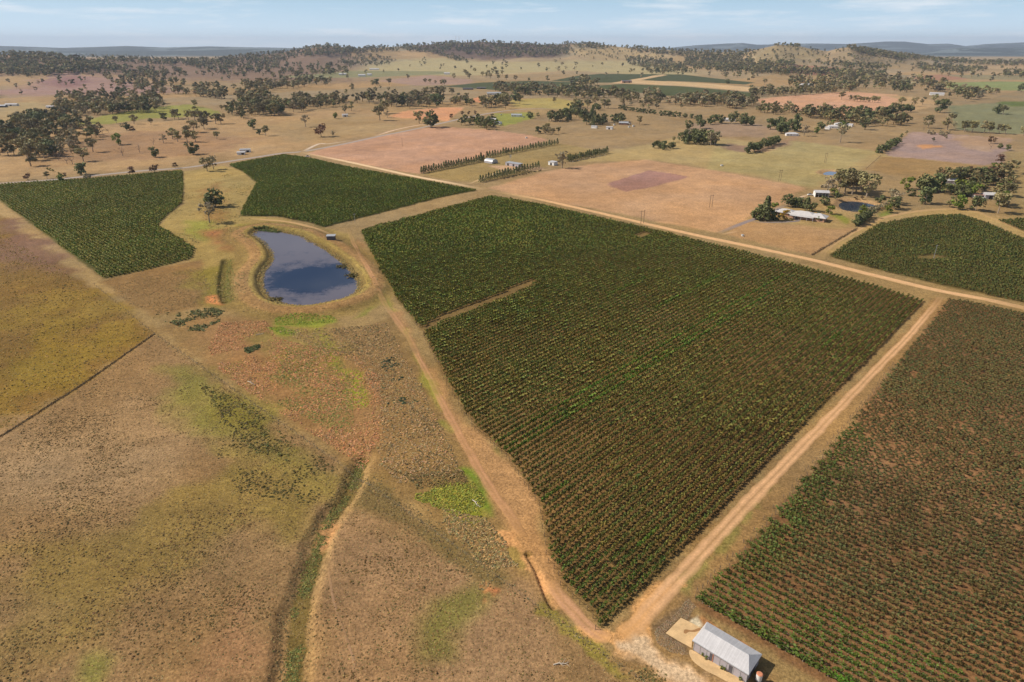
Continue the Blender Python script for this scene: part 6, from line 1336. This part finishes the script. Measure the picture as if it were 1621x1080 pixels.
# ------------------------------------------------------------------ fences, poles, small things
def fence(px, step, label, posth=1.25, r=.07):
    p = fpoly(px); seg = np.linalg.norm(np.diff(p, axis=0), axis=1); cum = np.concatenate([[0], np.cumsum(seg)]); n = min(96, max(2, int(cum[-1] / step)))
    t = np.linspace(0, cum[-1], n); X = np.interp(t, cum, p[:, 0]); Y = np.interp(t, cum, p[:, 1]); Z = height(X.copy(), Y.copy())
    root = empty('fence', (X[0], Y[0], Z[0])); tag(root, label, 'fence')
    mb = MB(); mb.tube([(0, 0, -.2), (0, 0, posth)], [r, r * .85], 6); o = mb.build('post', M['timber'], root); me = o.data; o.location = (0, 0, 0)
    for i in range(1, n): link('post', me, root, (X[i] - X[0], Y[i] - Y[0], Z[i] - Z[0]))
    wm = MB()
    for h in (.45, 1.0): wm.tube([(X[i] - X[0], Y[i] - Y[0], Z[i] - Z[0] + h) for i in range(n)], [.006] * n, 3, cap=False)
    wm.build('wire', M['wire'], root)
fence([(-20, 706), (0, 692), (130, 609), (244, 529)], 4.0, 'wire and post fence running between the gold field and the front paddock')
fence([(150, 452), (244, 529), (400, 640), (560, 752), (700, 852), (800, 925), (940, 1027), (1010, 1075), (1060, 1112)], 4.0, 'long wire and post fence along the front paddock to the gravel corner')
fence([(1150, 373), (1240, 394), (1285, 404)], 4.0, 'post fence along the front of the mown house paddock'); fence([(1287, 403), (1320, 384), (1357, 362)], 3.0, 'dark post fence on the right side of the mown house paddock', 1.5, .12)
fence([r5(300, 905), r5(450, 828), r5(620, 745)], 5.0, 'fence line climbing to the slanting tree row in the right paddock'); fence([(1371, 268), (1394, 247)], 3, 'pale fence between the green paddock and the brown stubble', 1.4, .1)
def hpole(u, v, h, label, gap=2.6):
    x, y = flat(u, v); root = empty('power_pole', (x, y, 0), .5); tag(root, label, 'power pole')
    mb = MB(); mb.tube([(-gap / 2, 0, -.5), (-gap / 2, 0, h)], [.2, .13], 8); o = mb.build('pole', M['timber'], root); link('pole', o.data, root, (gap, 0, 0))
    MB().box(-gap, gap, -.1, .1, h - 1.0, h - .8).build('crossarm', M['timber'], root)
hpole(1016.5, 354, 10, 'twin power pole at the dirt track edge, nearest one'); hpole(1125, 328, 10, 'twin power pole in the tan ploughed field'); hpole(1234, 287, 11, 'twin power pole in the green right paddock'); hpole(1306, 258, 11, 'twin power pole in the farther part of the green right paddock'); hpole(1462, 206, 12, 'twin power pole beside the lavender paddock, farthest one')
def spole(u, v, h, label, mt, name='power_pole', cat='power pole', r=.16):
    x, y = hit(u, v); root = empty(name, (float(x[0]), float(y[0]), float(hgt(x, y)[0])), .4); tag(root, label, cat)
    MB().tube([(0, 0, -.5), (0, 0, h)], [r, r * .7], 8).build('pole', mt, root); MB().box(-1.1, 1.1, -.07, .07, h - .7, h - .55).build('crossarm', mt, root)
spole(637, 232, 11, 'single pole standing in the pink stubble field', M['timber']); spole(1478, 409, 8.5, 'pale pole in the bare patch of the right vineyard', M['steel'], 'metal_pole', 'pole', .12); spole(562, 353, 7, 'pale pole at the edge of the upper vineyard by the dam', M['steel'], 'metal_pole', 'pole', .12)
spole(1561, 312, 11, 'power pole beside the farm sheds on the right', M['timber'])
for u, lb in ((722, 'thin radio mast on top of the centre hill, left of two'), (727, 'thin radio mast on top of the centre hill, right of two')):
    x, y = hit(u, 70); root = empty('radio_mast', (float(x[0]), float(y[0]), float(hgt(x, y)[0]))); tag(root, lb, 'mast'); MB().tube([(0, 0, 0), (0, 0, 60)], [1.2, .6], 6).build('mast', M['steel'], root); MB().cyl(0, 0, 44, 52, 1.8).build('antenna', M['white'], root)
# wind pump behind the long shed
x, y = flat(*W8(800, 276)); root = empty('wind_pump', (x, y, 0)); tag(root, 'small wind pump standing behind the long grey shed', 'windmill')
tw = MB(); [tw.tube([(sx * .9, sy * .9, 0), (sx * .12, sy * .12, 7)], [.08, .05], 4) for sx in (-1, 1) for sy in (-1, 1)]; tw.build('tower', M['steel'], root)
wh = MB()
for k in range(12):
    t = k * math.pi / 6; c, s = math.cos(t), math.sin(t); c2, s2 = math.cos(t + .3), math.sin(t + .3); wh.poly([(.3 * c, -.5, 7.3 + .3 * s), (1.5 * c, -.5, 7.3 + 1.5 * s), (1.5 * c2, -.35, 7.3 + 1.5 * s2), (.3 * c2, -.4, 7.3 + .3 * s2)])
wh.build('wheel', M['steel'], root); MB().poly([(0, .1, 7.2), (0, 1.8, 6.8), (0, 1.8, 7.8), (0, .1, 7.4)]).build('tail_vane', M['steel'], root)
# vehicles
bm_ = MB(); prof = [(-2.4, .45), (-2.45, .95), (-1.0, 1.0), (-.7, 1.0), (2.0, 1.0), (2.35, .9), (2.4, .45)]
bm_.poly([(p_[0], -.9, p_[1]) for p_ in prof][::-1] ); bm_.poly([(p_[0], .9, p_[1]) for p_ in prof])
for i in range(len(prof)): p0_, p1_ = prof[i], prof[(i + 1) % len(prof)]; bm_.poly([(p0_[0], -.9, p0_[1]), (p1_[0], -.9, p1_[1]), (p1_[0], .9, p1_[1]), (p0_[0], .9, p0_[1])])
cb = MB(); n = 0; cb.v += [(-1.1, -.85, 1.0), (1.2, -.85, 1.0), (1.2, .85, 1.0), (-1.1, .85, 1.0), (-.8, -.7, 1.72), (.6, -.7, 1.72), (.6, .7, 1.72), (-.8, .7, 1.72)]; cb.f += [(4, 5, 6, 7), (0, 1, 5, 4), (1, 2, 6, 5), (2, 3, 7, 6), (3, 0, 4, 7)]
whl = MB(); whl.tube([(0, -.12, 0), (0, .12, 0)], [.36, .36], 12)
tmp = [bm_.build('body', M['white']), cb.build('cabin', M['glass']), whl.build('wheel', M['tyre'])]; vb, vc, vw = [o.data for o in tmp]; [bpy.data.objects.remove(o) for o in tmp]
def car(u, v, rz, label):
    x, y = hit(u, v); o = empty('parked_car', (float(x[0]), float(y[0]), float(hgt(x, y)[0]) + .1), rz); tag(o, label, 'car'); link('body', vb, o); link('cabin', vc, o)
    for sx in (-1.5, 1.45):
        for sy in (-.85, .85): link('wheel', vw, o, (sx, sy, .36))
car(487, 248.5, .1, 'white vehicle at the road junction beside the upper vineyard'); car(824, 184.5, .4, 'white car parked at the garden house by the road, left one'); car(829, 186, .8, 'white car parked at the garden house by the road, right one')
car(r3(1520, 495)[0], r3(1520, 495)[1], 1.2, 'pale car parked at the roadside above the garden trees'); car(r4(1125, 578)[0], 196.6, .5, 'white car parked right of the grey roofed cottage'); car(P6(690, 200)[0], P6(690, 200)[1], 0, 'white vehicle parked left of the open machinery shed')
def tank(u, v, r, h, label):
    x, y = hit(u, v); o = empty('water_tank', (float(x[0]), float(y[0]), float(hgt(x, y)[0]))); tag(o, label, 'tank'); MB().cyl(0, 0, 0, h, r, k=20).build('tank_body', M['tank'], o); MB().cyl(0, 0, h, h + .35, r * 1.02, .2, 20).build('lid', M['steel'], o)
tank(*r4(1155, 605), 2.0, 2.4, 'pale water tank right of the grey roofed cottage, right one'); tank(*r4(1115, 612), 1.6, 2.0, 'pale water tank right of the grey roofed cottage, left one'); tank(*r4(975, 592), 1.8, 2.0, 'pale water tank left of the grey roofed cottage')
tank(*r4(140, 714), 1.6, 1.6, 'small white tank alone on the pink stubble edge'); tank(*r7(1190, 922), 1.4, 2.0, 'white tank in front of the lean-to at the right'); tank(*r5(375, 857), 1.6, 1.2, 'small pale trough tank on the fence line in the right paddock'); tank(1175.5, 374, 1.0, 1.0, 'small grey tank beside the driveway gate')
# cattle in the shade of the windbreak
def animal(scale, mt, name):
    mb = MB(); mb.tube([(-1.0, 0, 1.05), (-.8, 0, 1.0), (-.2, 0, .98), (.5, 0, 1.0), (.85, 0, 1.1), (1.15, 0, 1.2), (1.35, 0, 1.15), (1.6, 0, .98)], [.12, .36, .42, .40, .30, .20, .17, .08], 8)
    for x0 in (-.7, .62):
        for y0 in (-.2, .2): mb.tube([(x0, y0, .85), (x0 + .03, y0, .45), (x0, y0, 0)], [.13, .07, .06], 5)
    mb.tube([(-1.05, 0, 1.05), (-1.15, 0, .5)], [.04, .03], 4); o = mb.build(name, mt, smooth=True); me = o.data; bpy.data.objects.remove(o); return me
M['cow'] = mat('black_hide', lin((46, 40, 38)), .8); M['sheep'] = mat('wool', lin((196, 182, 164)), .95)
cow = animal(1, M['cow'], 'cow'); shp = animal(1, M['sheep'], 'sheep')
for k in range(16):
    t = .15 + .85 * (k + rng.random() * .6) / 16; u, v = W8(700 + 345 * t, 412 - 80 * t + rng.normal() * 1.5); x, y = flat(u, v + .4)
    o = link('cow', cow, None, (x, y, 0)); o.rotation_euler = (0, 0, rng.random() * 6.28); tag(o, 'black cow standing in the shade before the front windbreak', 'cow', 'black cattle along the front windbreak')
for k in range(14):
    t = (k + rng.random() * .6) / 14; u, v = W8(1262 + 265 * t, 272 - 54 * t + rng.normal() * 1.2); x, y = flat(u, v + .3)
    o = link('sheep', shp, None, (x, y, 0)); o.rotation_euler = (0, 0, rng.random() * 6.28); o.scale = (.75,) * 3; tag(o, 'pale sheep resting along the right windbreak', 'sheep', 'pale sheep along the right windbreak')

def branch(u, v, L, rz, label):
    x, y = hit(u, v); q = np.random.default_rng(int(u)); mb = MB(); p = [(0, 0, .12), (L * .35, .15, .3), (L * .7, -.1, .25), (L, .25, .2)]; mb.tube(p, [.14, .11, .08, .03], 6)
    for k in range(5):
        t = .3 + .14 * k; b0 = np.array([L * t, 0, .25]); e = b0 + np.array([.5 + .4 * q.random(), (-1) ** k * (.6 + .5 * q.random()), .35 * q.random()]); mb.tube([tuple(b0), tuple((b0 + e) / 2 + q.normal(size=3) * .08), tuple(e)], [.06, .04, .015], 4)
    o = mb.build('fallen_branch', M['pale'], None, (float(x[0]), float(y[0]), float(hgt(x, y)[0]))); o.rotation_euler = (0, 0, rz); tag(o, label, 'branch')
M['pale'] = mat('bleached_wood', lin((196, 184, 168)), .9, noise=[(.4, .15)])
branch(876, 1053, 3.4, .1, 'bleached fallen branch in the front paddock near the gravel corner'); branch(392, 604, 5.0, -.7, 'bleached fallen branches lying across the long fence line by the rusty weeds'); branch(405, 531, 3.5, .5, 'pale dead branch in the rusty weeds below the dam')
branch(748, 792, 4.0, -1.0, 'pale dead branch on the edge of the green weed patch beside the track')
EXPO = 0.12
SKYS = .06
# ------------------------------------------------------------------ light, sky, air, camera
SUN_EL = math.radians(42); SUN_AZ = math.radians(-86)      # azimuth from +Y towards +X: sun stands to the left
w = bpy.data.worlds.new('World'); SC.world = w; w.use_nodes = True; nt = w.node_tree; N = nt.nodes; L = nt.links
bg = N['Background']; sky = N.new('ShaderNodeTexSky'); sky.sky_type = 'NISHITA'; sky.sun_disc = False
sky.sun_elevation = SUN_EL; sky.sun_rotation = SUN_AZ; sky.air_density = 1.0; sky.dust_density = 1.2; sky.ozone_density = 1.0
tc = N.new('ShaderNodeTexCoord'); mp = N.new('ShaderNodeMapping'); mp.inputs['Scale'].default_value = (1, 1, 9)
L.new(tc.outputs['Generated'], mp.inputs['Vector'])
n1 = N.new('ShaderNodeTexNoise'); n1.inputs['Scale'].default_value = 7.0; n1.inputs['Detail'].default_value = 7; n1.inputs['Roughness'].default_value = .6
L.new(mp.outputs[0], n1.inputs['Vector'])
cr = N.new('ShaderNodeValToRGB'); cr.color_ramp.elements[0].position = .50; cr.color_ramp.elements[0].color = (0, 0, 0, 1)
cr.color_ramp.elements[1].position = .78; cr.color_ramp.elements[1].color = (.85, .85, .85, 1); L.new(n1.outputs['Fac'], cr.inputs[0])
mx = N.new('ShaderNodeMix'); mx.data_type = 'RGBA'; L.new(cr.outputs[0], mx.inputs[0]); L.new(sky.outputs[0], mx.inputs[6])
mx.inputs[7].default_value = (.86 / SKYS, .89 / SKYS, .93 / SKYS, 1)
sx = N.new('ShaderNodeSeparateXYZ'); L.new(tc.outputs['Generated'], sx.inputs[0]); el = N.new('ShaderNodeMapRange'); el.inputs['From Min'].default_value = 0.0; el.inputs['From Max'].default_value = .08
L.new(sx.outputs['Z'], el.inputs['Value']); tr = N.new('ShaderNodeValToRGB'); tr.color_ramp.elements[0].color = (.74, .88, 1.0, 1); tr.color_ramp.elements[1].color = (.38, .70, 1.0, 1); L.new(el.outputs[0], tr.inputs[0])
e2 = N.new('ShaderNodeMapRange'); e2.inputs['From Min'].default_value = .02; e2.inputs['From Max'].default_value = .18; e2.inputs['To Min'].default_value = .85; e2.inputs['To Max'].default_value = 0.0; L.new(sx.outputs['Z'], e2.inputs['Value'])
sc_ = N.new('ShaderNodeVectorMath'); sc_.operation = 'SCALE'; sc_.inputs['Scale'].default_value = 1 / SKYS; L.new(tr.outputs[0], sc_.inputs[0])
mt_ = N.new('ShaderNodeMix'); mt_.data_type = 'RGBA'; mt_.clamp_result = False; L.new(e2.outputs[0], mt_.inputs[0]); L.new(sky.outputs[0], mt_.inputs[6]); L.new(sc_.outputs[0], mt_.inputs[7]); L.new(mt_.outputs[2], mx.inputs[6])
L.new(mx.outputs[2], bg.inputs['Color']); bg.inputs['Strength'].default_value = SKYS
sl = bpy.data.lights.new('sun', 'SUN'); sl.energy = 4.9; sl.angle = math.radians(.53); sl.color = (1.0, .91, .78)
so = bpy.data.objects.new('sun', sl); COL.objects.link(so)
from mathutils import Vector
sd = Vector((math.sin(SUN_AZ) * math.cos(SUN_EL), math.cos(SUN_AZ) * math.cos(SUN_EL), math.sin(SUN_EL)))
so.rotation_euler = sd.to_track_quat('Z', 'Y').to_euler(); so.location = sd * 500
# air
hb = MB(); hb.box(-36000, 36000, -600, 24500, -60, 330)
hm = bpy.data.materials.new('haze'); hm.use_nodes = True; ht = hm.node_tree
for n in list(ht.nodes):
    if n.type == 'BSDF_PRINCIPLED': ht.nodes.remove(n)
pv = ht.nodes.new('ShaderNodeVolumePrincipled'); pv.inputs['Color'].default_value = (.66, .78, 1.0, 1); pv.inputs['Density'].default_value = 3.8e-5; pv.inputs['Anisotropy'].default_value = .1
ht.links.new(pv.outputs[0], ht.nodes['Material Output'].inputs['Volume'])
ho = hb.build('haze', hm); tag(ho, kind='stuff')
cam = bpy.data.cameras.new('camera'); cam.sensor_width = 36; cam.lens = 36 * F / 1621.0; cam.clip_start = .5; cam.clip_end = 120000
co = bpy.data.objects.new('camera', cam); COL.objects.link(co); co.location = (0, 0, H); co.rotation_euler = (math.pi / 2 - P, 0, 0)
SC.camera = co
SC.view_settings.view_transform = 'Standard'; SC.view_settings.look = 'None'; SC.view_settings.exposure = EXPO; SC.view_settings.gamma = 1
SC.render.engine = 'CYCLES'
